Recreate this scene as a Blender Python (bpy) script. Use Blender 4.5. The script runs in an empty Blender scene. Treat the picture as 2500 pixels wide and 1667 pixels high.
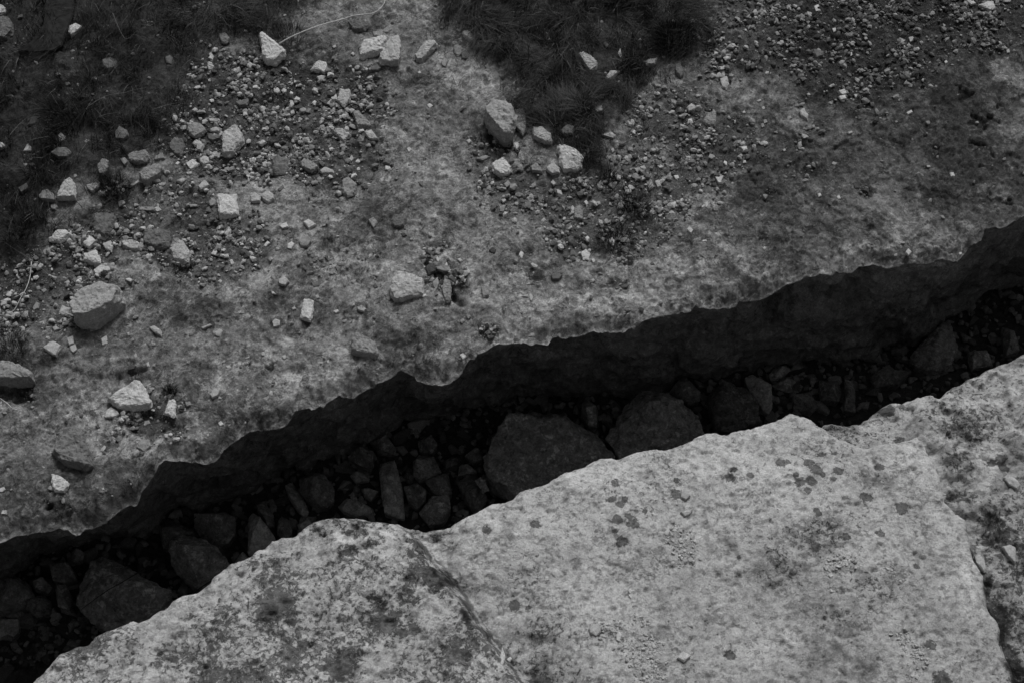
import bpy, bmesh, math, random
import numpy as np
C = bpy.context.scene
col = C.collection

# ------------------------------------------------------------------ camera, world, light
PITCH = math.radians(58); DIST = 8.0; LENS = 50.0
CP, SP = math.cos(PITCH), math.sin(PITCH)
CAM = np.array([0.0, -DIST * CP, DIST * SP])
cd = bpy.data.cameras.new('camera'); cam = bpy.data.objects.new('camera', cd); col.objects.link(cam)
cam.location = CAM; cam.rotation_euler = (math.pi / 2 - PITCH, 0, 0)
cd.lens = LENS; cd.sensor_width = 36; cd.clip_start = 0.05; cd.clip_end = 500
C.camera = cam
SUN_EL, SUN_AZ = math.radians(48), math.radians(14)      # overcast glow from the far side, a little to the right
w = bpy.data.worlds.new('World'); C.world = w; w.use_nodes = True
nt = w.node_tree; nt.nodes.clear()
sky = nt.nodes.new('ShaderNodeTexSky'); sky.sky_type = 'NISHITA'; sky.sun_disc = False
sky.sun_elevation = SUN_EL; sky.sun_rotation = SUN_AZ; sky.dust_density = 4.0
bw = nt.nodes.new('ShaderNodeRGBToBW'); bg = nt.nodes.new('ShaderNodeBackground'); out = nt.nodes.new('ShaderNodeOutputWorld')
nt.links.new(sky.outputs[0], bw.inputs[0]); nt.links.new(bw.outputs[0], bg.inputs[0]); nt.links.new(bg.outputs[0], out.inputs[0])
bg.inputs[1].default_value = 0.05
sd = bpy.data.lights.new('sun', 'SUN'); sun = bpy.data.objects.new('sun', sd); col.objects.link(sun)
sd.energy = 1.5; sd.angle = math.radians(20); sd.color = (1, 1, 1)      # black-and-white photograph: neutral light
sun.rotation_euler = (-(math.pi / 2 - SUN_EL), 0, -SUN_AZ)
C.view_settings.view_transform = 'Standard'; C.view_settings.look = 'None'
C.view_settings.exposure = 0.55; C.view_settings.gamma = 1; C.view_settings.use_curve_mapping = False

# ------------------------------------------------------------------ noise
rs = np.random.RandomState(7)
PERM = np.concatenate([rs.permutation(1024)] * 3)
GA = rs.rand(1024) * 2 * np.pi; GX, GY = np.cos(GA), np.sin(GA)
G3 = rs.randn(1024, 3); G3 /= np.linalg.norm(G3, axis=1)[:, None]
GXY = np.stack([GX, GY]).astype(np.float32)
def p2(x, y):
    x = np.asarray(x, np.float32); y = np.asarray(y, np.float32); x, y = np.broadcast_arrays(x, y)
    fx0 = np.floor(x); fy0 = np.floor(y); xi = fx0.astype(np.int32); yi = fy0.astype(np.int32); fx = x - fx0; fy = y - fy0
    u = fx * fx * (3 - 2 * fx); v = fy * fy * (3 - 2 * fy)
    pa = PERM[xi & 1023]; pb = PERM[(xi + 1) & 1023]; y0 = yi & 1023; y1 = (yi + 1) & 1023; gx_, gy_ = GXY
    def g(p, yy, ax, ay): h = PERM[p + yy]; return gx_[h] * ax + gy_[h] * ay
    n00 = g(pa, y0, fx, fy); n10 = g(pb, y0, fx - 1, fy); n01 = g(pa, y1, fx, fy - 1); n11 = g(pb, y1, fx - 1, fy - 1)
    a = n00 + u * (n10 - n00); b = n01 + u * (n11 - n01)
    return (a + v * (b - a)) * 1.5
def fbm(x, y, f, o=4, seed=0, r=0.55):
    s = 0; a = 1; t = 0
    for i in range(o):
        s = s + a * p2(x * f + seed * 17.3 + i * 5.1, y * f - seed * 9.7 + i * 3.3); t += a; a *= r; f *= 2.03
    return s / t
def p3(p):
    pi = np.floor(p).astype(int); f = p - pi; u = f * f * (3 - 2 * f); s = 0
    for dx in (0, 1):
        for dy in (0, 1):
            for dz in (0, 1):
                h = PERM[PERM[PERM[(pi[:, 0] + dx) & 1023] + ((pi[:, 1] + dy) & 1023)] + ((pi[:, 2] + dz) & 1023)] & 1023
                g = G3[h]
                n = g[:, 0] * (f[:, 0] - dx) + g[:, 1] * (f[:, 1] - dy) + g[:, 2] * (f[:, 2] - dz)
                s = s + n * (u[:, 0] if dx else 1 - u[:, 0]) * (u[:, 1] if dy else 1 - u[:, 1]) * (u[:, 2] if dz else 1 - u[:, 2])
    return s * 1.4
def sm(a, b, x):
    t = np.clip((x - a) / (b - a), 0, 1); return t * t * (3 - 2 * t)

# ------------------------------------------------------------------ survey points -> places on the ground
K = 840 / 2352.
TILE = dict(A=(0, 0, K), B=(830, 0, K), C=(1660, 0, K), D=(0, 550, K), E=(830, 550, K), F=(1660, 550, K),
            G=(0, 1107, K), H=(830, 1107, K), I=(1660, 1107, K), O=(0, 0, 2500 / 2352.), P=(0, 0, 1.0),
            X=(380, 1080, 540 / 2352.), Y=(840, 1000, 540 / 2352.), Z=(1350, 850, 540 / 2352.))
def px(tile, pts):
    ox, oy, k = TILE[tile]; a = np.array(pts, float).reshape(-1, 2)
    return np.column_stack([ox + a[:, 0] * k, oy + a[:, 1] * k])
def ray(p):
    nx = (p[:, 0] - 1250) / 2500 * 36 / LENS; ny = -(p[:, 1] - 833.5) / 2500 * 36 / LENS
    return np.column_stack([nx, CP + ny * SP, -SP + ny * CP])
def atz(p, z):
    d = ray(p); t = (z - CAM[2]) / d[:, 2]; return CAM + d * t[:, None]
def onto(p, hf, lift=0.0):
    z = np.zeros(len(p))
    for _ in range(5):
        q = atz(p, z + lift); z = hf(q[:, 0], q[:, 1])
    return np.column_stack([atz(p, z + lift)[:, :2], z])
def inpoly(x, y, P):
    c = np.zeros(x.shape, bool); n = len(P)
    for i in range(n):
        x1, y1 = P[i]; x2, y2 = P[(i + 1) % n]
        if y1 == y2: continue
        c ^= ((y1 > y) != (y2 > y)) & (x < (x2 - x1) * (y - y1) / (y2 - y1) + x1)
    return c
def dline(x, y, P, closed=False):
    d = np.full(x.shape, 1e9); n = len(P)
    for i in range(n if closed else n - 1):
        a = P[i]; b = P[(i + 1) % n]; e = b - a; L = (e * e).sum() + 1e-12
        t = np.clip(((x - a[0]) * e[0] + (y - a[1]) * e[1]) / L, 0, 1)
        d = np.minimum(d, (x - a[0] - t * e[0]) ** 2 + (y - a[1] - t * e[1]) ** 2)
    return np.sqrt(d)
def sdf(x, y, P):        # positive inside
    d = dline(x, y, P, True); return np.where(inpoly(x, y, P), d, -d)

# ------------------------------------------------------------------ materials (all neutral grey: the photograph is monochrome)
def mat_base(name):
    m = bpy.data.materials.new(name); m.use_nodes = True; t = m.node_tree
    b = t.nodes['Principled BSDF']; b.inputs['Roughness'].default_value = 0.95; b.inputs['Specular IOR Level'].default_value = 0.12
    return m, t, b
def N(t, k, **kw):
    n = t.nodes.new(k)
    for a, v in kw.items(): setattr(n, a, v)
    return n
def math_(t, op, a, b=None, clamp=False):
    n = N(t, 'ShaderNodeMath', operation=op, use_clamp=clamp)
    for i, v in enumerate((a, b)):
        if v is None: continue
        if isinstance(v, (int, float)): n.inputs[i].default_value = v
        else: t.links.new(v, n.inputs[i])
    return n.outputs[0]
def noise(t, co, s, d=4, r=0.6, dist=0.0):
    n = N(t, 'ShaderNodeTexNoise'); n.inputs['Scale'].default_value = s; n.inputs['Detail'].default_value = d
    n.inputs['Roughness'].default_value = r; n.inputs['Distortion'].default_value = dist; t.links.new(co, n.inputs['Vector']); return n.outputs[0]
def mapr(t, v, a, b, c, d):
    n = N(t, 'ShaderNodeMapRange'); t.links.new(v, n.inputs[0])
    for i, q in enumerate((a, b, c, d)): n.inputs[i + 1].default_value = q
    return n.outputs[0]
def rock_mat(name, src, fine=1.0, bump=1.0, coords='Object', mott=1.0, pit=0.0, fleck=0.60, den=False, dk=0.5, pl=1.22, ls=15):
    m, t, b = mat_base(name)
    co = N(t, 'ShaderNodeTexCoord').outputs[coords]
    if src == 'attr': a = N(t, 'ShaderNodeAttribute', attribute_name='alb').outputs['Fac']
    else:
        oi = N(t, 'ShaderNodeObjectInfo'); sp = N(t, 'ShaderNodeSeparateColor'); t.links.new(oi.outputs['Color'], sp.inputs[0]); a = sp.outputs[0]
        rnd = math_(t, 'MULTIPLY', oi.outputs['Random'], 37.0)
        va = N(t, 'ShaderNodeVectorMath', operation='ADD'); t.links.new(co, va.inputs[0]); t.links.new(rnd, va.inputs[1]); co = va.outputs[0]
    n1 = noise(t, co, 26 * fine, 5, 0.62, 0.3); n2 = noise(t, co, 85 * fine, 5, 0.7, 0.2); n3 = noise(t, co, 290 * fine, 3, 0.7)
    f1 = mapr(t, n1, 0.36, 0.64, 1 - 0.26 * mott, 1 + 0.24 * mott); f2 = mapr(t, n2, 0.33, 0.67, 1 - 0.32 * mott, 1 + 0.28 * mott)
    f3 = mapr(t, n3, 0.3, 0.7, 0.72, 1.28)
    v = math_(t, 'MULTIPLY', a, math_(t, 'MULTIPLY', f1, math_(t, 'MULTIPLY', f2, f3)))
    # lichen crumbs: small irregular dark flecks
    cl = math_(t, 'MULTIPLY', math_(t, 'SUBTRACT', noise(t, co, 4.5 * fine, 4, 0.6, 0.5), 0.5), 0.42)
    n4 = math_(t, 'ADD', noise(t, co, 40 * fine, 8, 0.78, 0.6), cl)
    fl = mapr(t, n4, fleck, fleck + 0.022, 1.0, 0.56)
    n5 = math_(t, 'SUBTRACT', noise(t, co, 95 * fine, 6, 0.8, 1.2), cl)
    fl2 = mapr(t, n5, fleck + .03, fleck + 0.055, 1.0, 0.66)
    n6 = math_(t, 'SUBTRACT', noise(t, co, 30 * fine, 7, 0.75, 0.4), cl)
    pale = mapr(t, n6, 0.575, 0.60, 1.0, pl)
    v = math_(t, 'MULTIPLY', math_(t, 'MULTIPLY', v, pale), math_(t, 'MULTIPLY', fl, fl2))
    if den:      # crusts with ragged crisp rims where the surface carries lichen
        dn = N(t, 'ShaderNodeAttribute', attribute_name='den').outputs['Fac']
        n7 = math_(t, 'ADD', noise(t, co, ls * fine, 8, 0.74, 0.5), dn)
        fl3 = mapr(t, n7, 0.672, 0.694, 1.0, dk); v = math_(t, 'MULTIPLY', v, fl3)
        rim = mapr(t, n7, 0.655, 0.670, 1.0, 1.10); v = math_(t, 'MULTIPLY', v, rim)
    v = math_(t, 'MINIMUM', math_(t, 'MAXIMUM', v, 0.006), 0.62)
    cc = N(t, 'ShaderNodeCombineColor')
    for i in range(3): t.links.new(v, cc.inputs[i])
    t.links.new(cc.outputs[0], b.inputs['Base Color'])
    h = math_(t, 'ADD', math_(t, 'MULTIPLY', fl, 0.0022 / fine), math_(t, 'MULTIPLY', fl2, 0.0014 / fine))
    for nn_, aa_ in ((n1, 0.010), (n2, 0.0055), (n3, 0.0022)): h = math_(t, 'ADD', h, math_(t, 'MULTIPLY', nn_, aa_ / fine))
    if den: h = math_(t, 'ADD', h, math_(t, 'MULTIPLY', fl3, 0.0045))
    if pit:
        vo = N(t, 'ShaderNodeTexVoronoi'); vo.inputs['Scale'].default_value = 32 * fine; t.links.new(co, vo.inputs['Vector'])
        h = math_(t, 'ADD', h, math_(t, 'MULTIPLY', mapr(t, vo.outputs['Distance'], 0.0, 0.3, 0, 1), 0.004 * pit))
    bp = N(t, 'ShaderNodeBump'); bp.inputs['Strength'].default_value = 0.9; bp.inputs['Distance'].default_value = 1.0 * bump
    t.links.new(h, bp.inputs['Height']); t.links.new(bp.outputs[0], b.inputs['Normal'])
    return m
M_far = rock_mat('weathered_limestone', 'attr', 1.0, 1.9, mott=0.95, fleck=0.575, den=True, dk=0.50, pl=1.45)
M_near = rock_mat('pale_limestone', 'attr', 1.0, 1.3, mott=0.42, pit=0.8, fleck=0.585, den=True, dk=0.29, pl=1.18, ls=36)
M_stone = rock_mat('loose_stone', 'obj', 1.3, 0.6, mott=0.6, fleck=0.63)
M_crev = rock_mat('crevice_stone', 'obj', 0.7, 0.8, mott=1.3, fleck=0.60, pl=1.9)
M_gravel = rock_mat('gravel_stone', 'attr', 2.2, 0.5, mott=0.7)
M_soil = rock_mat('dark_soil', 'attr', 1.3, 1.6, mott=1.2)
def plain(name, v, rough=0.8, spec=0.2, var=0.3, scale=40):
    m, t, b = mat_base(name); b.inputs['Roughness'].default_value = rough; b.inputs['Specular IOR Level'].default_value = spec
    co = N(t, 'ShaderNodeTexCoord').outputs['Object']
    f = mapr(t, noise(t, co, scale, 4), 0.3, 0.7, v * (1 - var), v * (1 + var)); cc = N(t, 'ShaderNodeCombineColor')
    for i in range(3): t.links.new(f, cc.inputs[i])
    t.links.new(cc.outputs[0], b.inputs['Base Color']); return m
M_stem = plain('dry_stem', 0.50); M_dull = plain('dull_stem', 0.16); M_root = plain('dark_root', 0.035); M_plank = plain('weathered_board', 0.011, var=0.8, scale=25)
M_leaf = plain('leaf', 0.05); 
M_plastic = plain('crumpled_plastic', 0.22, 0.12, 0.8, 0.4, 60)
def attr_plain(name):
    m, t, b = mat_base(name); b.inputs['Roughness'].default_value = 0.8
    a = N(t, 'ShaderNodeAttribute', attribute_name='alb').outputs['Fac']; cc = N(t, 'ShaderNodeCombineColor')
    for i in range(3): t.links.new(a, cc.inputs[i])
    t.links.new(cc.outputs[0], b.inputs['Base Color']); return m
M_grass = attr_plain('grass_blade')

# ------------------------------------------------------------------ mesh helpers
def mesh(name, v, f, m, alb=None, smooth=True, sharp=None, den=None):
    """v (n,3), f (k,3 or 4)"""
    me = bpy.data.meshes.new(name); v = np.ascontiguousarray(v, np.float32); f = np.ascontiguousarray(f, np.int32); k = f.shape[1]
    me.vertices.add(len(v)); me.vertices.foreach_set('co', v.ravel())
    me.loops.add(f.size); me.loops.foreach_set('vertex_index', f.ravel())
    me.polygons.add(len(f)); me.polygons.foreach_set('loop_start', np.arange(0, f.size, k, dtype=np.int32))
    me.polygons.foreach_set('loop_total', np.full(len(f), k, np.int32))
    me.polygons.foreach_set('use_smooth', np.full(len(f), smooth, bool))
    if alb is not None:
        at = me.attributes.new('alb', 'FLOAT', 'POINT'); at.data.foreach_set('value', np.ascontiguousarray(alb, np.float32).ravel())
    if den is not None:
        at = me.attributes.new('den', 'FLOAT', 'POINT'); at.data.foreach_set('value', np.ascontiguousarray(den, np.float32).ravel())
    me.materials.append(m); me.update(calc_edges=True)
    if sharp: me.set_sharp_from_angle(angle=math.radians(sharp))
    return me
def link(name, me, label=None, cat=None, group=None, kind=None, parent=None, loc=(0, 0, 0)):
    o = bpy.data.objects.new(name, me); col.objects.link(o); o.location = loc
    if label: o['label'] = label
    if cat: o['category'] = cat
    if group: o['group'] = group
    if kind: o['kind'] = kind
    if parent: o.parent = parent
    return o
def gridf(nr, nc, wrap=False):
    i = np.arange(nr - 1)[:, None]; j = np.arange(nc if wrap else nc - 1)[None, :]; j2 = (j + 1) % nc
    a = i * nc + j; b = i * nc + j2; c = (i + 1) * nc + j2; d = (i + 1) * nc + j
    return np.stack([np.broadcast_to(q, (nr - 1, j.shape[1])) for q in (a, b, c, d)], -1).reshape(-1, 4)

# ------------------------------------------------------------------ outlines of the big rock
L = []
def add(tile, *pts): L.extend(px(tile, pts).tolist())
add('G', (-900, 1000), (-400, 720), (0, 590), (90, 545), (200, 520), (310, 505), (430, 508), (500, 522), (560, 475), (700, 430), (830, 350), (920, 320), (945, 250), (1000, 150), (1060, 70), (1115, 22), (1325, 18), (1395, 36))
add('D', (1455, 1560), (1490, 1520), (1530, 1460), (1600, 1410), (1690, 1360), (1850, 1352), (1930, 1330), (2010, 1255), (2200, 1210), (2300, 1150))
add('E', (80, 1145), (180, 1090), (378, 1022), (395, 992), (440, 1005), (530, 1035), (620, 1055), (740, 1050), (830, 1010), (880, 930), (1000, 870), (1100, 830), (1180, 805), (1300, 825), (1340, 800), (1420, 806), (1450, 748), (1540, 740), (1650, 730), (1740, 705), (1890, 710), (2010, 715), (2070, 665), (2200, 640), (2300, 612))
add('F', (60, 625), (100, 585), (200, 590), (280, 575), (395, 530), (405, 490), (560, 475), (640, 440), (720, 385), (860, 360), (960, 340), (1052, 345), (1065, 320), (1180, 300), (1240, 235), (1340, 240), (1450, 265), (1620, 248), (1820, 205), (1940, 200), (1990, 140), (2072, 110), (2090, 30), (2200, 15))
add('C', (2235, 1540), (2352, 1480), (2900, 1230), (4200, 800))
LIP = np.array(L)
L = []
add('G', (-900, 1200), (-400, 930), (0, 810), (250, 765), (450, 665), (800, 640), (1000, 560), (1120, 450), (1180, 345), (1500, 290), (1850, 180), (2040, 100))
add('E', (0, 1500), (250, 1400), (500, 1330), (900, 1210), (1200, 1150), (1500, 1120), (1800, 1075), (2000, 1140), (2130, 1130))
add('F', (0, 1085), (200, 1100), (400, 1055), (560, 1000), (900, 930), (1300, 890), (1600, 785), (1750, 685), (2000, 570), (2352, 460), (2900, 250), (4200, -150))
BOT = np.array(L)
L = []
add('G', (0, 1900), (200, 1700), (330, 1568), (400, 1480), (450, 1430), (550, 1385), (640, 1375), (700, 1310), (820, 1260), (930, 1195), (960, 1195), (980, 1210), (1060, 1180), (1170, 1110), (1200, 1070), (1280, 1030), (1380, 1010), (1460, 960), (1480, 910), (1600, 820), (1730, 780), (1780, 735), (1830, 720), (1880, 660), (1950, 645), (2040, 640), (2120, 560), (2210, 510), (2270, 460))
add('H', (30, 430), (100, 412), (150, 415), (300, 405), (390, 420), (450, 440), (590, 465), (680, 455), (760, 440), (870, 395), (1000, 340), (1040, 315), (1100, 315), (1180, 290), (1220, 250), (1400, 185), (1550, 100))
add('Z', (300, 1225), (400, 1180), (500, 1135), (600, 1130), (690, 1135), (780, 1100), (900, 1050), (1060, 1025), (1140, 1035), (1250, 1020), (1400, 975), (1520, 910), (1680, 870), (1730, 860), (1790, 890), (1850, 890), (1900, 855), (2050, 830), (2200, 770))
add('F', (644, 1313), (700, 1280), (760, 1260), (850, 1270), (910, 1305), (960, 1350))
NL1 = np.array(L)
L = []
add('F', (960, 1350), (1000, 1310), (1060, 1295), (1180, 1305), (1270, 1285), (1340, 1220), (1420, 1160), (1500, 1135), (1600, 1140), (1660, 1112), (1720, 1120), (1790, 1135), (1850, 1095), (1960, 1030), (2100, 960), (2200, 930), (2352, 850), (2900, 600), (4200, 100))
NL2 = np.array(L)
L = []
add('F', (1010, 1385), (1100, 1440), (1250, 1500), (1450, 1460), (1630, 1440), (1680, 1500))
add('I', (1705, 0), (1760, 110), (1800, 230), (1820, 320), (1900, 390), (1970, 430), (2010, 560), (2020, 640), (2030, 720), (2090, 830), (2120, 1040), (2200, 1130), (2230, 1330), (2300, 1500), (2330, 1750), (2400, 2600))
EDGE = np.array(L)

FLOOR = -1.5
# ------------------------------------------------------------------ zones on the far slab
def zone(*pts): return atz(np.array(pts, float).reshape(-1, 2), 0.0)[:, :2]
GRASS = [zone(-500, -300, 800, -300, 770, 0, 690, 50, 600, 95, 500, 120, 465, 200, 480, 250, 450, 310, 400, 350, 310, 400, 295, 465, 200, 470, 130, 490, 110, 560, 40, 610, -500, 700),
         zone(1060, -300, 1090, -20, 1105, 50, 1150, 105, 1225, 200, 1245, 262, 1290, 290, 1350, 350, 1420, 400, 1465, 445, 1500, 400, 1485, 330, 1520, 240, 1560, 200, 1620, 150, 1700, 140, 1725, 90, 1690, 20, 1660, -300)]
GRAV = [(zone(470, 120, 640, 150, 760, 150, 900, 175, 960, 260, 930, 330, 950, 420, 860, 480, 780, 460, 660, 440, 560, 450, 450, 420, 400, 350, 440, 250), 1.0),
        (zone(400, 420, 560, 500, 640, 540, 700, 600, 640, 680, 480, 700, 380, 640, 300, 620, 210, 700, 120, 800, -200, 860, -200, 640, 110, 600, 160, 540, 290, 470), 0.85),
        (zone(1110, 380, 1330, 420, 1480, 440, 1540, 330, 1550, 230, 1680, 220, 1860, 330, 1880, 400, 1700, 480, 1660, 560, 1600, 640, 1420, 640, 1330, 560, 1230, 560, 1190, 500), 0.8),
        (zone(1660, -300, 2700, -300, 2700, 150, 2350, 120, 2260, 210, 2120, 250, 1950, 250, 1900, 190, 1720, 200, 1700, 100), 0.75),
        (zone(300, 1000, 340, 960, 430, 990, 440, 1040, 400, 1090, 340, 1070), 1.0),
        (zone(1200, 330, 1280, 380, 1200, 420, 1120, 400, 1150, 350), 0.8),
        (zone(740, 620, 860, 590, 870, 640, 790, 690, 700, 660), 0.35)]
BLOB = [(1105, 690, 55, 1.0), (1060, 620, 40, 0.8), (1180, 820, 26, 1.0), (1502, 708, 16, 1.0), (905, 632, 30, .7), (910, 690, 30, .6), (1290, 670, 40, .6), (2110, 468, 30, .9), (1965, 430, 22, 1.0), (1875, 480, 20, 1.0),
        (2330, 60, 60, .8), (2400, 120, 60, .7), (2060, 205, 60, 1.1), (2130, 260, 30, .9), (1990, 340, 60, .4), (270, 1060, 30, .8), (210, 880, 25, .6), (2140, 300, 25, .6), (800, 500, 60, .25), (1380, 590, 70, .6), (700, 790, 50, .3), (560, 900, 60, .2), (180, 700, 80, .7), (140, 780, 60, .5)]
BLOBW = [(atz(np.array([[a, b]], float), 0)[0, :2], r / 434., d) for a, b, r, d in BLOB]
CRACKS = [px('C', [(150, 1360), (260, 1290), (400, 1230), (640, 1190), (760, 1130), (880, 1060), (1050, 1030), (1200, 950), (1380, 880), (1550, 800)]), px('D', [(765, 150), (775, 250), (785, 330), (800, 405)]),
          px('D', [(470, 965), (520, 1000), (620, 1030), (780, 1050), (900, 1040)]), px('D', [(1000, 1115), (1120, 1130), (1280, 1160), (1560, 1210), (1650, 1235)]), px('E', [(545, 240), (590, 330), (640, 430), (740, 545)]),
          px('C', [(1700, 740), (1850, 700), (1990, 690)]), px('C', [(2090, 920), (2130, 1010), (2230, 1110)])]
CRACKS = [atz(c, 0)[:, :2] for c in CRACKS]
PITS = [px('C', [(2000, 800), (2080, 880), (2100, 810), (2160, 850)]), px('C', [(1890, 600), (1940, 680), (1980, 670)]), px('C', [(1975, 995), (2040, 1000), (2060, 1030)]), px('C', [(2260, 1395), (2262, 1410)]),
        px('C', [(2165, 715), (2180, 735)]), px('C', [(2100, 1050), (2150, 1090)]), px('C', [(480, 1250), (520, 1270)]), px('C', [(2050, 1150), (2080, 1160)]), px('D', [(1830, 968), (1834, 972)]), px('D', [(1690, 950), (1690, 955)]), px('G', [(945, 25), (950, 28)]), px('G', [(318, 348), (324, 350)])]
PITS = [atz(c, 0)[:, :2] for c in PITS]
def wxy(a, b): return atz(np.array([[a, b]], float), 0)[0, :2]
PATCH = [(1150, 150, 130, 110, 1.7), (1180, 210, 70, 60, 1.3), (1000, 20, 110, 60, 1.6), (600, 440, 80, 45, 1.35), (430, 500, 90, 30, 1.25), (720, 930, 140, 45, 1.6), (860, 880, 90, 40, 1.3), (1090, 680, 150, 60, 1.2), (500, 1070, 70, 50, 1.3), (370, 1090, 80, 40, 1.5),
         (870, 640, 70, 60, 1.35), (1300, 740, 200, 50, 1.3), (1500, 750, 200, 45, 1.3), (1750, 640, 120, 60, 1.25), (1920, 680, 160, 40, 1.25), (2150, 610, 160, 30, 1.2), (1800, 230, 80, 60, 1.3), (2050, 170, 50, 60, 1.3), (1950, 300, 50, 90, 1.35), (2470, 190, 70, 70, 1.9), (2180, 490, 60, 150, 1.3),
         (620, 303, 32, 20, 1.7), (675, 298, 28, 20, 1.6), (700, 330, 25, 22, 1.6), (765, 368, 50, 22, 1.7), (820, 210, 35, 45, 1.5), (1545, 190, 35, 55, 1.6), (1600, 400, 60, 40, 1.25), (700, 480, 90, 60, 1.25), (320, 640, 60, 30, 1.2), (1700, 530, 60, 30, 1.3), (820, 530, 60, 60, 1.25), (1300, 560, 70, 50, 1.3), (80, 900, 40, 15, 1.5), (110, 1000, 90, 40, 1.3), (260, 1010, 90, 40, 1.35), (1010, 1000 - 100, 60, 30, 1.1), (640, 700, 90, 60, 1.3), (1010, 800, 25, 22, 1.7), (700, 830, 30, 26, 1.6), (525, 890, 20, 26, 1.5),
         (2030, 400, 170, 80, .72), (1400, 700, 150, 40, .8), (1000, 790, 130, 80, .72), (980, 850, 120, 50, .75), (480, 800, 170, 100, .78), (230, 820, 120, 60, .75), (150, 1190, 170, 90, .62), (330, 1160, 90, 50, .68), (450, 900, 150, 60, .8), (2270, 400, 200, 130, .75), (2330, 280, 130, 110, .75), (1780, 480, 110, 60, .8), (1950, 560, 160, 60, .8), (930, 540, 80, 60, .8), (1010, 220, 80, 60, .75), (1110, 300, 110, 50, .72), (1280, 640, 90, 40, .8), (640, 850, 160, 60, .85), (2200, 200, 150, 60, .8), (60, 880, 90, 80, .6), (90, 980, 60, 40, .6), (30, 640, 90, 80, .6), (850, 90, 60, 60, .8), (760, 740, 120, 60, .85)]
PATCHW = [(wxy(a, b), rx / 434., ry / 368., m) for a, b, rx, ry, m in PATCH]

def zones(x, y):
    wx = x + 0.16 * fbm(x, y, 4, 5, 3, .68); wy = y + 0.16 * fbm(x, y, 4, 5, 4, .68)
    g = np.zeros(x.shape)
    for P in GRASS: g = np.maximum(g, sm(-0.08, 0.09, sdf(wx, wy, P)))
    gv = np.zeros(x.shape)
    for P, d in GRAV: gv = np.maximum(gv, d * sm(-0.08, 0.10, sdf(wx, wy, P)))
    for c, r, d in BLOBW: gv = np.maximum(gv, d * sm(1.2, 0.6, np.hypot(wx - c[0], (wy - c[1])) / r))
    return g, gv
HOLLOW = [(px('E', [(545, 235), (590, 230), (650, 275), (740, 335), (762, 390), (775, 440), (850, 520), (880, 570), (820, 580), (740, 540), (690, 480), (640, 430), (590, 330)]), .05, .55),
          (px('D', [(830, 1290), (1010, 1260), (1180, 1300), (1220, 1360), (1130, 1450), (1030, 1500), (930, 1480), (840, 1380)]), .03, .3), (px('D', [(-40, 1070), (130, 1085), (230, 1080), (260, 1200), (100, 1230), (-40, 1180)]), .05, .45),
          (px('D', [(1150, 250), (1300, 260), (1330, 330), (1220, 360), (1150, 320)]), .02, .5), (px('B', [(1000, 850), (1120, 970), (1200, 990), (1180, 1060), (1040, 1040), (980, 940)]), .03, .5), (px('D', [(880, 970), (1010, 950), (1030, 1010), (920, 1030), (790, 1080), (760, 1050)]), .03, .5), (px('F', [(760, 60), (860, 70), (850, 95), (790, 92)]), .02, .5)]
HOLLOW = [(atz(p, 0)[:, :2], d, a) for p, d, a in HOLLOW]
def hfar(x, y, full=False):
    x = np.asarray(x, float); y = np.asarray(y, float)
    g, gv = zones(x, y)
    h = 0.05 * fbm(x, y, 0.6, 2, 1) + 0.030 * fbm(x, y, 2.2, 3, 2)
    st = fbm(x, y, 3.1, 4, 5)
    h = h + 0.012 * sm(0.02, 0.06, st) + 0.010 * sm(-0.16, -0.13, st)     # flaked ledges
    h = h + g * (0.03 + 0.05 * fbm(x, y, 4, 3, 6)) - 0.015 * gv
    wx = x + .03 * fbm(x, y, 9, 3, 35); wy = y + .03 * fbm(x, y, 9, 3, 36)
    for P, dd, a in HOLLOW: h = h - dd * sm(-.005, .035, sdf(wx, wy, P))
    if full:
        h = h + 0.014 * fbm(x, y, 9, 4, 7, 0.65) + 0.010 * np.abs(fbm(x, y, 24, 3, 8)) + 0.006 * sm(.18, .26, fbm(x, y, 20, 3, 38))
        crum = fbm(x, y, 16, 3, 9); h = h + 0.005 * sm(0.15, 0.3, crum) - 0.006 * sm(0.28, 0.36, fbm(x, y, 12, 3, 10))
        wx = x + 0.014 * fbm(x, y, 22, 2, 30); wy = y + 0.014 * fbm(x, y, 22, 2, 31)
        for c in CRACKS: h = h - 0.012 * sm(0.009, 0.002, dline(wx, wy, c)) * sm(-.1, .15, fbm(x, y, 4, 2, 34))
        for c in PITS: h = h - 0.022 * sm(0.020, 0.006, dline(x + .06 * fbm(x, y, 14, 3, 33), y + .05 * fbm(x, y, 17, 3, 46), c))
        return h, g, gv
    return h

_rx = np.arange(-8.2, 8.2, 0.02); _ry = np.arange(-4.2, 9.2, 0.02)
_RX, _RY = np.meshgrid(_rx, _ry); _m = (np.abs(_RX) < 4.4) & (_RY > -2.6) & (_RY < 4.6)
_H = np.zeros(_RX.shape); _G = np.zeros(_RX.shape); _V = np.zeros(_RX.shape)
_G[_m], _V[_m] = zones(_RX[_m], _RY[_m]); zones_exact = zones
def bil(R, x, y):
    x = np.asarray(x, float); y = np.asarray(y, float)
    u = np.clip((x - _rx[0]) / 0.02, 0, len(_rx) - 1.001); v = np.clip((y - _ry[0]) / 0.02, 0, len(_ry) - 1.001)
    i = u.astype(int); j = v.astype(int); a = u - i; b = v - j
    return (R[j, i] * (1 - a) + R[j, i + 1] * a) * (1 - b) + (R[j + 1, i] * (1 - a) + R[j + 1, i + 1] * a) * b
def zones(x, y): return bil(_G, x, y), bil(_V, x, y)
hfar_fn = hfar; _H[_m] = hfar_fn(_RX[_m], _RY[_m])
def hfar(x, y, full=False): return hfar_fn(x, y, True) if full else bil(_H, x, y)

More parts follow.
